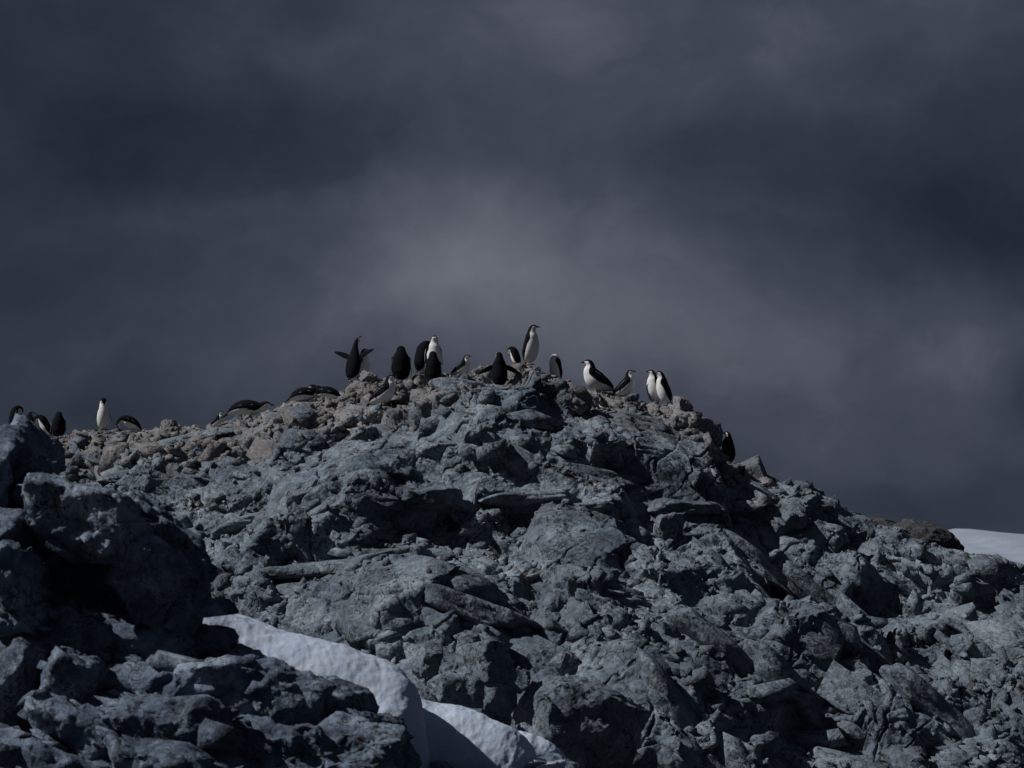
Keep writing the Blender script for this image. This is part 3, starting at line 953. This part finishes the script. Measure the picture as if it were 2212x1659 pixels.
boulder('boulder', 1060, 1440, None, (.36, .36, .36), 511, 'squat grey block beside a black cleft above the snow lobe', M_STONE, (.1, 0, .5), Y=38.0)
boulder('boulder', 925, 1430, None, (.19, .2, .26), 512, 'narrow grey block at the rounded end of the snow bank', M_STONE, (.1, .3, .4), Y=37.5)
boulder('boulder', 1260, 1050, 0.1, (.75, .4, .16), 513, 'long level ledge block under the crest, right of centre', M_STONE, (.2, .06, 0), sub=5)
boulder('boulder', 925, 1068, -0.1, (.55, .4, .13), 514, 'flat overhanging ledge stone with black shadow beneath', M_STONE, (.12, .06, .05))
boulder('boulder', 1600, 1095, 0.0, (.5, .35, .13), 515, 'flat slab lying below the steep right shoulder', M_STONE, (.15, .1, -.1))
boulder('boulder', 1445, 1140, 0.0, (.28, .26, .26), 516, 'square block standing below the flat slab', M_STONE, (.1, .1, .3))
boulder('boulder', 1710, 1490, -0.1, (.50, .42, .36), 517, 'sharp ridged boulder in the lower right slope', M_STONE, (.1, .45, .4))
boulder('boulder', 2180, 1590, 0.0, (.36, .3, .28), 518, 'blocky boulder near the lower right corner', M_STONE, (.2, .2, .1))

# ------------------------------------------------------------------ nest of pebbles
def nest(px0, px1, py, h, n, label, seed, sb=0.0):
    rg = np.random.default_rng(seed)
    a, b_ = at(px0, py, 50), at(px1, py, 50)
    cx, hw = (a.x + b_.x) / 2, (b_.x - a.x) / 2
    yc = float(crest_y(cx)) + sb
    pts, rs = [], []
    for _ in range(n):
        th, rad = rg.uniform(0, 6.28), math.sqrt(rg.random())
        x, y = cx + hw * rad * math.cos(th), yc + 0.30 * rad * math.sin(th)
        pts.append((x, y, a.z + h * (1 - rad ** 2) * rg.uniform(0, 1)))
        rs.append(rg.uniform(0.016, 0.034))
    v_, f_ = scatter(np.array(pts), np.zeros((n, 3)), rs, low, seed)
    o = obj('pebbles', mesh_np('pebbles', v_, f_, False), M_BROWN)
    tag(o, label, 'pebbles', None, 'stuff')


nest(478, 590, 914, 0.10, 420, 'nest mound of small pebbles under the level penguin', 1, -0.12)
nest(800, 880, 880, 0.04, 200, 'scatter of pale pebbles below the crouched penguin', 2, -0.7)
nest(95, 260, 940, 0.06, 380, 'pebble nest ground under the left crest penguins', 3, -0.12)

# ------------------------------------------------------------------ foreground outcrop
def build_blocks(parent, blocks, mat, seed0):
    for k, (px, py, hw, hh, Y, dep, rz, sub) in enumerate(blocks):
        s = Y / FPX
        v_, f_ = rock_shape(seed0 + k, sub, (hw * s * 1.15, dep, hh * s * 1.15), 4, 0.75, None, 0.82)
        p = at(px, py, Y + dep * 0.55)
        rg = random.Random(seed0 + k)
        obj('rock_block', mesh_np('rock_block', v_, f_, False), mat, parent, p - parent.location, (rg.uniform(-.12, .12), rz, rg.uniform(-.3, .3)))


out_root = obj('rock_outcrop', None, None, None, at(200, 1700, 22.5))
tag(out_root, 'dark shaded rock outcrop with black hollow in the left foreground', 'outcrop')
FG = [  # centre px, half size px, depth, half depth, tilt, detail
    (-90, 1060, 150, 125, 22.6, .60, .15, 5), (35, 1022, 85, 82, 22.9, .45, .5, 5), (95, 1090, 75, 70, 22.7, .4, .5, 5),
    (185, 1130, 130, 75, 22.0, .50, .28, 6), (310, 1160, 90, 70, 22.5, .45, .6, 5), (345, 1245, 95, 95, 22.2, .5, .5, 6),
    (385, 1310, 62, 80, 22.3, .4, .1, 5), (230, 1290, 220, 110, 23.1, .45, .1, 5), (45, 1262, 62, 66, 21.9, .30, -.1, 5),
    (-40, 1190, 110, 90, 22.3, .5, 0, 5), (40, 1345, 70, 30, 21.9, .35, -.15, 5),
    (110, 1390, 150, 62, 22.2, .45, .05, 5), (310, 1385, 130, 62, 22.3, .42, .1, 5), (410, 1395, 70, 50, 22.5, .4, .4, 5), (500, 1440, 60, 36, 22.6, .35, .45, 5),
    (-30, 1480, 130, 90, 21.9, .5, .1, 5), (150, 1475, 55, 62, 21.5, .3, .25, 5), (290, 1490, 150, 50, 21.9, .45, .02, 5),
    (470, 1500, 130, 62, 21.7, .5, -.05, 6), (590, 1520, 115, 66, 21.6, .5, .16, 6), (705, 1535, 75, 58, 22.0, .4, .35, 5),
    (330, 1575, 170, 62, 21.2, .5, .16, 6), (180, 1580, 110, 50, 21.2, .4, .35, 5), (785, 1605, 82, 72, 21.9, .45, .12, 6),
    (640, 1620, 170, 66, 21.3, .5, .05, 6), (60, 1690, 190, 90, 20.8, .5, .25, 5), (400, 1680, 160, 70, 20.9, .5, .2, 5), (765, 1700, 90, 62, 21.4, .45, .0, 5),
    (110, 1600, 350, 165, 23.2, .6, .3, 5), (120, 1310, 290, 200, 23.7, .6, .4, 5),
    (-340, 1120, 240, 200, 22.6, .9, .2, 5), (-300, 1400, 280, 240, 22.0, .9, .1, 5)]
build_blocks(out_root, FG, M_FORE, 700)

def chips(parent, n, seed, mat, rmin, rmax):
    """angular pieces broken along the faces of the big blocks"""
    rg = np.random.default_rng(seed)
    kids = [o for o in parent.children if o.name.startswith('rock_block')]
    V, F, o_, big_ = [], [], 0, []
    area = np.array([max(o.dimensions) ** 2 for o in kids]); area /= area.sum()
    for _ in range(n):
        o = kids[rg.choice(len(kids), p=area)]
        vi = int(rg.integers(len(o.data.vertices)))
        M4 = Matrix.Translation(o.location) @ o.rotation_euler.to_matrix().to_4x4()
        c = M4 @ o.data.vertices[vi].co
        if (M4.to_3x3() @ o.data.vertices[vi].co).y > 0.05: continue
        r = min(rmin * (1 - rg.random()) ** -0.6, rmax)
        if parent.location.x + c.x + 1.3 * r > -0.98: continue
        M_ = qmat(rg.normal(0, .22), rg.normal(.2, .22), rg.normal(.2, .4))
        sc_ = np.array([1.25, .9, rg.uniform(.45, .9)]) * r
        big_.append((r, np.array(c) + np.array([0, .45 * r, -.1 * r]), M_, sc_, int(rg.integers(40))))
    big_.sort(key=lambda b_: -b_[0])
    for r, c, M_, sc_, k in big_[:90]:
        m_ = bpy.data.meshes.get('chip_%02d' % k)
        if m_ is None:
            m_ = mesh_np('chip_%02d' % k, hulls[k][0], hulls[k][1], False); m_.materials.append(mat)
        obj('rock_piece', m_, None, parent, Vector(c), Matrix(M_.tolist()).to_euler(), tuple(sc_))
    for r, c, M_, sc_, k in big_[90:]:
        V.append((hulls[k][0] * sc_) @ M_.T + c); F.append(hulls[k][1] + o_); o_ += len(hulls[k][0])
    if V:
        g_ = obj('shattered_rock', mesh_np('shattered_rock', np.concatenate(V), np.concatenate(F), False), mat, parent)
        tag(g_, None, None, None, 'stuff')


bpy.context.view_layer.update()
chips(out_root, 1000, 5, M_FORE, .05, .20)

# rocks at the foot, between the snow lobes
foot = obj('rock_outcrop', None, None, None, at(1050, 1750, 25))
tag(foot, 'low black rock shelf under the lower snow lobe at the bottom edge', 'outcrop')
build_blocks(foot, [(1010, 1715, 110, 48, 25.2, .4, .22, 5), (1205, 1672, 60, 40, 26.6, .3, .5, 5), (1120, 1735, 110, 48, 25.2, .4, .2, 5), (1270, 1735, 80, 60, 26.5, .4, .3, 5)], M_FORE, 800)


# ------------------------------------------------------------------ snow
def drift(name, ridge, Y0, seed, label, front=1.0, steep=1.6, backw=0.8, n=220, mcount=70, endcap=0.25):
    """snow bank: ridge = [(px, py)] of its upper outline at depth Y0, falling towards the camera"""
    pts = [at(a, b_, Y0) for a, b_ in ridge]
    cum = np.concatenate([[0], np.cumsum([(pts[i + 1] - pts[i]).length for i in range(len(pts) - 1)])])
    ss = np.linspace(0, cum[-1], n)
    xs = np.interp(ss, cum, [p.x for p in pts]); zs = np.interp(ss, cum, [p.z for p in pts])
    kw = (n // 12) * 2 + 1
    k = np.ones(kw) / kw
    xs = np.convolve(np.pad(xs, kw // 2, mode='reflect', reflect_type='odd'), k, 'valid'); zs = np.convolve(np.pad(zs, kw // 2, mode='reflect', reflect_type='odd'), k, 'valid')
    tx, tz = np.gradient(xs), np.gradient(zs)
    l = np.hypot(tx, tz); tx, tz = tx / l, tz / l
    th = np.linspace(R(-100), R(118), mcount)
    V = np.zeros((n, mcount, 3))
    for i in range(n):
        e = min(1.0, (ss[i] / cum[-1]) / endcap + 0.35, (1 - ss[i] / cum[-1]) / endcap + 0.05)
        e = math.sqrt(max(e, 0.02))
        rad = np.where(th > 0, front, backw) * e
        nx, nz = -tz[i], tx[i]                       # outward normal of the outline in the x-z plane
        if nz < 0: nx, nz = -nx, -nz
        c, s = np.cos(th), np.sin(th)
        drop = (1 - c) * np.where(th > 0, steep, 0.8) * e
        V[i, :, 0] = xs[i] - nx * drop * 0.6
        V[i, :, 1] = Y0 - rad * s
        V[i, :, 2] = zs[i] - nz * drop
    f = V.reshape(-1, 3)
    d = 0.10 * fbm(f * 1.3, 2, seed) + 0.026 * fbm(f * 3.5, 3, seed + 1) + 0.010 * fbm(f * 20, 2, seed + 2)
    nrm = grid_normals(V, 2)
    if nrm[n // 2, mcount // 3, 2] < 0: nrm = -nrm; flip = True
    else: flip = False
    V = V + nrm * d.reshape(n, mcount)[:, :, None]
    ff = grid_faces(n, mcount)
    o = obj(name, mesh_np(name, V.reshape(-1, 3), ff, True), M_SNOW)
    tag(o, label, 'snow', None, 'stuff')
    return o


drift('snow_bank', [(330, 1262), (430, 1287), (500, 1312), (560, 1345), (640, 1370), (700, 1388), (770, 1418), (850, 1444), (890, 1470), (908, 1500), (916, 1540), (930, 1600), (936, 1680), (940, 1760)],
      25.6, 21, 'long bluish snow bank sloping down behind the dark outcrop', 1.1, 1.1, 0.9, 300, 110)
drift('snow_bank', [(880, 1498), (930, 1512), (1000, 1524), (1060, 1550), (1110, 1582), (1145, 1612), (1160, 1640), (1150, 1665)], 26.4, 23,
      'rounded lower snow lobe at the bottom edge', 0.55, .55, 0.5, 200, 80, 0.2)
drift('snow_bank', [(1120, 1575), (1160, 1588), (1200, 1606), (1226, 1628), (1240, 1650), (1275, 1668)], 27.4, 25, 'thin sliver of snow trailing right of the lower lobe', 0.18, .16, 0.3, 100, 40)

# ------------------------------------------------------------------ far ground
gx = np.linspace(-20, 300, 200); gy = np.linspace(150, 500, 200)
GX, GY = np.meshgrid(gx, gy)
top = at(2120, 1146, 300)
tx0 = at(2035, 1138, 300).x
gz = top.z - 0.095 * np.maximum(300 - GY, 0) - 0.10 * np.maximum(GY - 300, 0) - 0.080 * (GX - top.x) * (GX > tx0) - 0.2 * np.maximum(tx0 - 4 - GX, 0) \
    + 1.3 * fbm(np.stack([GX.ravel() / 25, GY.ravel() / 40, 0 * GX.ravel()], 1), 4, 3).reshape(GX.shape)
me = mesh_np('glacier', np.stack([GX, GY, np.maximum(gz, SEA_Z - 9)], 2).reshape(-1, 3), grid_faces(200, 200), True)
gl = obj('glacier', me, M_GLACIER)
tag(gl, 'pale snow covered glacier slope far behind on the right', None, None, 'structure')


def dome(px, py, hw, hh, Y, seed, label):
    s = Y / FPX
    v_, f_ = ico(6)
    v_ = v_ * np.array([hw * s, hw * s * 0.8, hh * s])
    q = v_ * np.array([1.2, 1.2, 2.2])
    a, _ = facets(q * 1.3 + seed, seed, 0.6, 0.5, 0.14)
    v_ = v_ + ico(6)[0] * (0.05 * a + 0.05 * fbm(q * 4, 3, seed))[:, None]
    o = obj('rock_dome', mesh_np('rock_dome', v_, f_, True), M_DOME, None, at(px, py, Y), (0, 0.14, 0))
    tag(o, label, 'rock')


dome(1985, 1190, 96, 66, 62, 5, 'smooth dark rock dome in front of the glacier')
dome(1905, 1166, 60, 46, 66, 8, 'low dark rock hump left of the rock dome')

sea_n = 40
sx = np.linspace(-9000, 9000, sea_n); sy = np.linspace(-3000, 15000, sea_n)
SX, SY = np.meshgrid(sx, sy)
sea = obj('sea', mesh_np('sea', np.stack([SX, SY, np.full_like(SX, SEA_Z)], 2).reshape(-1, 3), grid_faces(sea_n, sea_n), True), M_SEA)
tag(sea, 'dark cold sea around the rock', None, None, 'structure')

# ------------------------------------------------------------------ penguin builder
m, t = new_mat('plumage')
at_ = t.n('ShaderNodeAttribute', attribute_name='white').outputs['Fac']
Po = t.n('ShaderNodeTexCoord').outputs['Object']
fe = t.noise(Po, 60, 3, 0.6).outputs[0]
dz = t.noise(Po, 9, 4, 0.6).outputs[0]
edge = t.maprange(t.math('ADD', at_, t.math('MULTIPLY', t.math('SUBTRACT', fe, 0.5), 0.25)), 0.42, 0.58)
wc = t.mix(t.maprange(dz, 0.5, 0.75, 0, 0.35), (0.66, 0.66, 0.66, 1), (0.42, 0.38, 0.34, 1))
bc = t.ramp(fe, [(0.3, (0.0025, 0.003, 0.0045)), (0.7, (0.007, 0.008, 0.011))])
col = t.mix(edge, bc, wc)
bp = t.n('ShaderNodeBump', {'Height': fe, 'Strength': 0.3, 'Distance': 0.006})
b = t.n('ShaderNodeBsdfPrincipled', {'Base Color': col, 'Roughness': 0.85, 'Normal': bp.outputs[0]})
b.inputs['Specular IOR Level'].default_value = 0.06
t.n('ShaderNodeOutputMaterial', {'Surface': b.outputs[0]})
M_PLUM = m


def plain(name, colr, rough):
    m, t = new_mat(name)
    Po = t.n('ShaderNodeTexCoord').outputs['Object']
    c = t.mix(t.noise(Po, 40, 3).outputs[0], (*[x * 0.7 for x in colr], 1), (*[x * 1.3 for x in colr], 1))
    b = t.n('ShaderNodeBsdfPrincipled', {'Base Color': c, 'Roughness': rough})
    t.n('ShaderNodeOutputMaterial', {'Surface': b.outputs[0]})
    return m


M_BILL = plain('bill_horn', (0.012, 0.012, 0.014), 0.4)
M_FOOT = plain('foot_skin', (0.30, 0.17, 0.13), 0.6)
M_EYE = plain('eye', (0.02, 0.012, 0.01), 0.15)

BODY = [(-.080, .040, .028, .022), (-.062, .075, .076, .064), (-.030, .14, .108, .098), (-.004, .24, .118, .108), (.010, .34, .108, .098), (.012, .425, .088, .080)]
SPINES = {
    'stand': BODY + [(.008, .485, .072, .068), (.007, .532, .054, .054), (.011, .572, .047, .048), (.024, .606, .046, .046), (.048, .628, .041, .038), (.078, .633, .027, .024), (.101, .632, .013, .012)],
    'call': BODY + [(.022, .51, .062, .058), (.032, .585, .047, .046), (.044, .645, .044, .044), (.056, .690, .043, .041), (.072, .722, .037, .033), (.086, .748, .023, .020), (.096, .764, .012, .011)],
    'hunch': BODY[:4] + [(.004, .32, .114, .104), (.004, .385, .098, .090), (.004, .435, .076, .072), (.008, .475, .060, .058), (.016, .508, .052, .052), (.028, .535, .049, .047), (.052, .552, .042, .038), (.082, .556, .027, .024), (.104, .554, .013, .012)],
    'nod': BODY + [(.012, .495, .068, .064), (.020, .55, .055, .054), (.040, .588, .050, .050), (.072, .600, .047, .046), (.100, .580, .041, .038), (.112, .552, .027, .024), (.116, .530, .013, .012)],
    'bow': BODY[:5] + [(.030, .43, .092, .086), (.070, .49, .068, .066), (.118, .512, .052, .052), (.160, .495, .047, .048), (.188, .458, .046, .046), (.198, .418, .040, .038), (.198, .386, .026, .024), (.196, .364, .013, .012)],
    'tuck': BODY[:5] + [(.020, .42, .098, .090), (.036, .470, .080, .076), (.040, .505, .060, .058), (.020, .520, .050, .050), (-.012, .505, .046, .046), (-.040, .475, .040, .038), (-.058, .445, .026, .024), (-.068, .425, .013, .012)],
    'crouch': [(-.235, .035, .028, .022), (-.185, .075, .070, .058), (-.100, .115, .108, .092), (-.005, .155, .124, .114), (.068, .218, .114, .110), (.108, .288, .087, .086),
               (.122, .338, .070, .068), (.124, .378, .054, .053), (.130, .410, .047, .048), (.146, .436, .046, .045), (.172, .450, .041, .038), (.202, .453, .027, .024), (.225, .451, .013, .012)],
    'peck': [(-.235, .050, .028, .022), (-.185, .100, .070, .058), (-.110, .165, .106, .092), (-.015, .220, .120, .110), (.070, .262, .110, .102), (.130, .288, .086, .084),
             (.180, .292, .063, .062), (.222, .275, .050, .050), (.250, .245, .046, .047), (.270, .212, .046, .045), (.282, .178, .041, .038), (.288, .148, .027, .024), (.290, .126, .013, .012)],
    'flat': [(-.27, .035, .028, .022), (-.215, .065, .066, .050), (-.140, .100, .102, .086), (-.035, .130, .120, .104), (.070, .140, .108, .098), (.140, .160, .084, .080),
             (.190, .188, .064, .062), (.222, .214, .050, .050), (.250, .232, .046, .047), (.280, .240, .046, .045), (.308, .236, .041, .038), (.336, .226, .027, .024), (.356, .218, .013, .012)],
    'lie': [(-.30, 0.065, .028, .022), (-.245, 0.100, .064, .050), (-.160, 0.135, .100, .086), (-.045, 0.160, .118, .104), (.065, 0.165, .106, .096), (.145, 0.161, .082, .078),
            (.205, 0.165, .060, .058), (.250, 0.179, .048, .048), (.288, 0.193, .045, .046), (.322, 0.201, .046, .045), (.352, 0.203, .041, .038), (.384, 0.201, .027, .024), (.407, 0.198, .013, .012)],
}
TH0 = [92, 98, 98, 100, 106, 124, 118, 102, 96, 88, 74, 74, 60]
FAT = [(1, 1), (1.15, 1.12), (1.18, 1.16), (1.22, 1.18), (1.28, 1.22), (1.36, 1.30), (1.44, 1.38), (1.44, 1.38), (1.40, 1.34), (1.34, 1.26), (1.28, 1.20), (1.1, 1.1), (1.1, 1.1)]


def catmull(P, tq):
    P = np.asarray(P, float)
    n = len(P)
    i = np.clip(np.floor(tq).astype(int), 0, n - 2)
    f = (tq - i)[:, None]
    p0, p1, p2, p3 = P[np.maximum(i - 1, 0)], P[i], P[i + 1], P[np.minimum(i + 2, n - 1)]
    return 0.5 * (2 * p1 + (p2 - p0) * f + (2 * p0 - 5 * p1 + 4 * p2 - p3) * f ** 2 + (3 * p1 - p0 - 3 * p2 + p3) * f ** 3)


def blade(root, Ld, Wd, Td, length, width, thick, bend, white_in):
    """flipper: tapered flat blade, black outside with a white rear edge, white inside"""
    nl, na = 14, 12
    V, Wt = [], []
    for i in range(nl):
        s = i / (nl - 1)
        wd = width * (0.62 + 0.75 * math.sin(min(1, s * 1.25 + .12) * math.pi * 0.75)) * 0.62 * (1 - 0.75 * s ** 3.5)
        if i == nl - 1: wd *= 0.35
        c = root + Ld * (length * s) + Td * (bend * s * s) - Wd * (0.02 * s * s)
        for k in range(na):
            a = 2 * math.pi * k / na
            V.append(c + Wd * (wd * math.cos(a)) + Td * (thick * (1 - .6 * s) * math.sin(a)))
            wh = 0.0
            if math.cos(a) < -0.93 and 0.1 < s < 0.97: wh = 0.75
            if math.sin(a) < -0.3 and white_in: wh = 1.0
            Wt.append(wh)
    F = []
    for i in range(nl - 1):
        for k in range(na):
            F.append((i * na + k, i * na + (k + 1) % na, (i + 1) * na + (k + 1) % na, (i + 1) * na + k))
    return np.array([tuple(x) for x in V]), np.array(F), np.array(Wt)


def lump(V):
    return V


def make_bill(p, d, up_, openness):
    """upper and lower bill as one small horn mesh"""
    side = d.cross(up_).normalized()
    V, F = [], []
    for (sgn_, ang_, ln, th_) in ((1, openness, .078, .014), (-1, -openness * .8, .068, .010)):
        ax = (d * math.cos(ang_) + up_ * math.sin(ang_)).normalized()
        un = side.cross(ax).normalized()
        if un.dot(up_) < 0: un = -un
        o = len(V)
        for i in range(6):
            s = i / 5
            c = p + ax * (ln * s) + un * (sgn_ * 0.004 * (1 - s)) - (un * (0.010 * s ** 3) if sgn_ > 0 else un * 0)
            for k in range(8):
                a = 2 * math.pi * k / 8
                wr = max(0.0012, 0.0135 * (1 - s ** 1.4)); hr = max(0.0012, th_ * (1 - s ** 1.6))
                V.append(tuple(c + side * (wr * math.cos(a)) + un * (hr * math.sin(a))))
        for i in range(5):
            for k in range(8):
                F.append((o + i * 8 + k, o + i * 8 + (k + 1) % 8, o + (i + 1) * 8 + (k + 1) % 8, o + (i + 1) * 8 + k))
    return np.array(V), np.array(F)


def foot_mesh():
    V, F = [], []
    # webbed foot: three toes joined by a web, heel behind
    out_ = [(-.025, -.010), (-.028, .010), (.0, .020), (.045, .036), (.058, .030), (.052, .016), (.068, .006), (.068, -.006), (.052, -.016), (.058, -.030), (.045, -.036), (.0, -.020)]
    n = len(out_)
    for z, s in ((0.0, 1.0), (0.012, .92), (0.020, .55)):
        for x, y in out_:
            V.append((x * s, y * s, z * (1.0 if x < 0.03 else .7)))
    V.append((-0.005, 0, .028)); V.append((0.02, 0, 0))
    for r_ in range(2):
        for k in range(n):
            F.append((r_ * n + k, r_ * n + (k + 1) % n, (r_ + 1) * n + (k + 1) % n, (r_ + 1) * n + k))
    for k in range(n):
        F.append((2 * n + k, 2 * n + (k + 1) % n, 3 * n, 3 * n))
    F = [f for f in F]
    me = bpy.data.meshes.new('foot')
    me.from_pydata(V, [], [tuple(dict.fromkeys(f)) for f in F] + [tuple(reversed(range(n)))])
    me.polygons.foreach_set('use_smooth', np.ones(len(me.polygons), bool))
    me.materials.append(M_FOOT)
    return me


FOOT = foot_mesh()
_ev, _ef = ico(2)
EYE = mesh_np('eye', _ev * 0.0055, _ef)
EYE.materials.append(M_EYE)


def penguin(loc, facing, pose, size, head_turn, flips, lean, label, seed):
    rg = random.Random(seed)
    sp = SPINES[pose]
    P = np.array([(a, 0, b_) for a, b_, _, _ in sp], float)
    R_ = np.array([(c, d) for _, _, c, d in sp], float) * (np.array(FAT) * 0.88 * (1 - 0.16 * np.array([0] * 5 + [.5, 1, 1, 1, 1, .8, .3, 0]))[:, None] if pose == 'call' else np.array(FAT)) * np.array([rg.uniform(.95, 1.06), rg.uniform(.95, 1.05)])
    n = len(sp)
    yaw = np.zeros(n)
    for i in range(n):
        yaw[i] = R(head_turn) * float(sstep(5.5, 9.0, np.array(float(i))))
    piv = P[7].copy()
    for i in range(6, n):
        v_ = P[i] - piv
        c, s = math.cos(yaw[i]), math.sin(yaw[i])
        P[i] = piv + np.array([v_[0] * c - v_[1] * s, v_[0] * s + v_[1] * c, v_[2]])
    tq = np.concatenate([np.linspace(0, 6, 40, endpoint=False), np.linspace(6, n - 1, 64)])
    C = catmull(P, tq); RR = np.maximum(catmull(R_, tq), 0.004); Yw = np.interp(tq, range(n), yaw); th0 = np.interp(tq, range(n), TH0)
    Tn = np.gradient(C, axis=0); Tn /= np.linalg.norm(Tn, axis=1)[:, None]
    L = np.stack([-np.sin(Yw), np.cos(Yw), 0 * Yw], 1)
    L -= Tn * (L * Tn).sum(1)[:, None]; L /= np.linalg.norm(L, axis=1)[:, None]
    Dn = np.cross(Tn, L)
    na = 40
    V, Wt = [], []
    for i in range(len(tq)):
        for k in range(na):
            a = 2 * math.pi * k / na
            dors = math.cos(a)
            b_ = RR[i, 1] * (1.0 if dors > 0 else 1.06)
            V.append(C[i] + Dn[i] * (b_ * dors) + L[i] * (RR[i, 0] * math.sin(a)))
            ang_ = abs((math.degrees(a) + 180) % 360 - 180)
            wh = min(1, max(0, 0.5 + (ang_ - th0[i]) / 16.0))
            if 9.02 < tq[i] < 9.30 and ang_ > 62: wh = min(wh, 0.15)      # chin strap
            if tq[i] > 11.55: wh = 0.0
            Wt.append(wh)
    F = []
    for i in range(len(tq) - 1):
        for k in range(na):
            F.append((i * na + k, (i + 1) * na + k, (i + 1) * na + (k + 1) % na, i * na + (k + 1) % na))
    nb = len(V)
    V += [C[0], C[-1]]; Wt += [0.0, 0.0]
    for k in range(na):
        F.append((nb, k, (k + 1) % na, nb)); e = (len(tq) - 1) * na
        F.append((nb + 1, e + (k + 1) % na, e + k, nb + 1))
    V = [np.array(V)]; F = [list(map(tuple, F))]; Wt = [np.array(Wt)]
    off = len(V[0])
    # flippers, grown out of the shoulder
    j = int(np.argmin(np.abs(tq - 4.85)))
    tz = Vector(Tn[j]); dz_ = Vector(Dn[j])
    for sd, mode in ((1, flips[0]), (-1, flips[1])):
        lat = Vector(L[j]) * sd
        root = Vector(C[j]) + lat * (RR[j, 0] * 0.80) - dz_ * 0.004
        jh = int(np.argmin(np.abs(tq - 2.3)))
        hip = Vector(C[jh]) + lat * (RR[jh, 0] * 0.98 + 0.022)
        if mode == 'down':
            root = Vector(C[j]) + lat * (RR[j, 0] * 0.96 + 0.003)
            Ld = (hip - root); bend = 0.004
        elif mode == 'back': Ld = (-tz * 0.9 + lat * 0.35 + dz_ * 0.35); bend = -0.01
        elif mode == 'slight': Ld = (-tz * 0.95 + lat * 0.45); bend = -0.01
        elif mode == 'out': Ld = (-tz * 0.5 + lat * 0.9 + dz_ * 0.2); bend = 0.0
        else: Ld = (-tz * (0.42 if pose != 'call' else -0.42) + lat * 0.92 + dz_ * 0.12); bend = -0.02
        Ld.normalize()
        Wd = -dz_; Wd = (Wd - Ld * Wd.dot(Ld)).normalized()
        if mode in ('wide', 'out'):
            Wd = tz - Ld * tz.dot(Ld); Wd.normalize()
        Td = Ld.cross(Wd).normalized()
        ref = lat if mode not in ('wide', 'out') else dz_
        if Td.dot(ref) < 0: Td = -Td
        root = root - Ld * 0.03
        fv, ff, fw = blade(root, Ld, Wd, Td, .36 if mode == 'wide' else .275, .056, .012, bend, mode != 'wide')
        V.append(fv); F.append([tuple(int(x) + off for x in f) for f in ff]); Wt.append(fw); off += len(fv)
    # stiff tail
    t0 = Vector(Tn[0]); d0 = Vector(Dn[0]); l0 = Vector(L[0]); c0 = Vector(C[0])
    tdir = (-t0 * 0.9 + d0 * (0.25 if pose in ('stand', 'call', 'hunch', 'nod', 'bow', 'tuck') else 0.0))
    tdir.normalize()
    ln = 0.055 if pose in ('stand', 'call', 'hunch', 'nod', 'bow', 'tuck') else 0.12
    fv = []
    for i in range(7):
        s = i / 6
        c = c0 + t0 * 0.03 + tdir * ((ln + 0.03) * s)
        for k in range(8):
            a = 2 * math.pi * k / 8
            fv.append(tuple(c + l0 * ((.034 - .012 * s - (.014 if i == 6 else 0)) * math.cos(a)) + d0 * ((.016 * (1 - s) + .003) * math.sin(a))))
    ff = [(i * 8 + k, i * 8 + (k + 1) % 8, (i + 1) * 8 + (k + 1) % 8, (i + 1) * 8 + k) for i in range(6) for k in range(8)]
    V.append(np.array(fv)); F.append([tuple(x + off for x in f) for f in ff]); Wt.append(np.zeros(len(fv)))
    V = np.concatenate(V); Wt = np.concatenate(Wt); F = [tuple(dict.fromkeys(f)) for fs in F for f in fs]
    me = bpy.data.meshes.new('penguin')
    me.from_pydata([tuple(x) for x in V], [], F)
    me.polygons.foreach_set('use_smooth', np.ones(len(me.polygons), bool))
    a_ = me.attributes.new('white', 'FLOAT', 'POINT'); a_.data.foreach_set('value', Wt.astype(np.float32))
    me.materials.append(M_PLUM)
    import bmesh
    bm = bmesh.new(); bm.from_mesh(me); bmesh.ops.recalc_face_normals(bm, faces=bm.faces); bm.to_mesh(me); bm.free()
    o = obj('penguin', me, None, None, loc, (0, R(lean), R(facing)), (size * 1.09,) * 3)
    tag(o, label, 'penguin', 'chinstrap penguins on the crest')
    hd, hu = Vector(Tn[-4]), Vector(Dn[-4])
    bv, bf = make_bill(Vector(C[-1]) - hd * 0.012, hd, hu, 0.50 if pose == 'call' else 0.03)
    obj('bill', mesh_np('bill', bv, bf), M_BILL, o)
    je = int(np.argmin(np.abs(tq - 10.2)))
    for sd in (1, -1):
        obj('eye', EYE, None, o, Vector(C[je]) + Vector(L[je]) * sd * (RR[je, 0] * 0.86) + Vector(Dn[je]) * RR[je, 1] * 0.42)
    if pose not in ('crouch',):
        fx = {'lie': -.07, 'peck': -.05, 'flat': .02}.get(pose, -.005)
        for sd in (1, -1):
            obj('foot', FOOT, None, o, (fx, sd * .048, 0.0), (0, 0, sd * .2))
    else:
        for sd in (1, -1):
            obj('foot', FOOT, None, o, (.03, sd * .055, 0.0), (0, 0, sd * .2))
    return o


for i, (P_, p) in enumerate(zip(PENG, feet)):
    px, py, sb, facing, pose, size, ht, flips, lean, label = P_
    penguin(p + Vector((0, 0, -0.006)), facing, pose, size, ht, flips, lean, label, 900 + i)
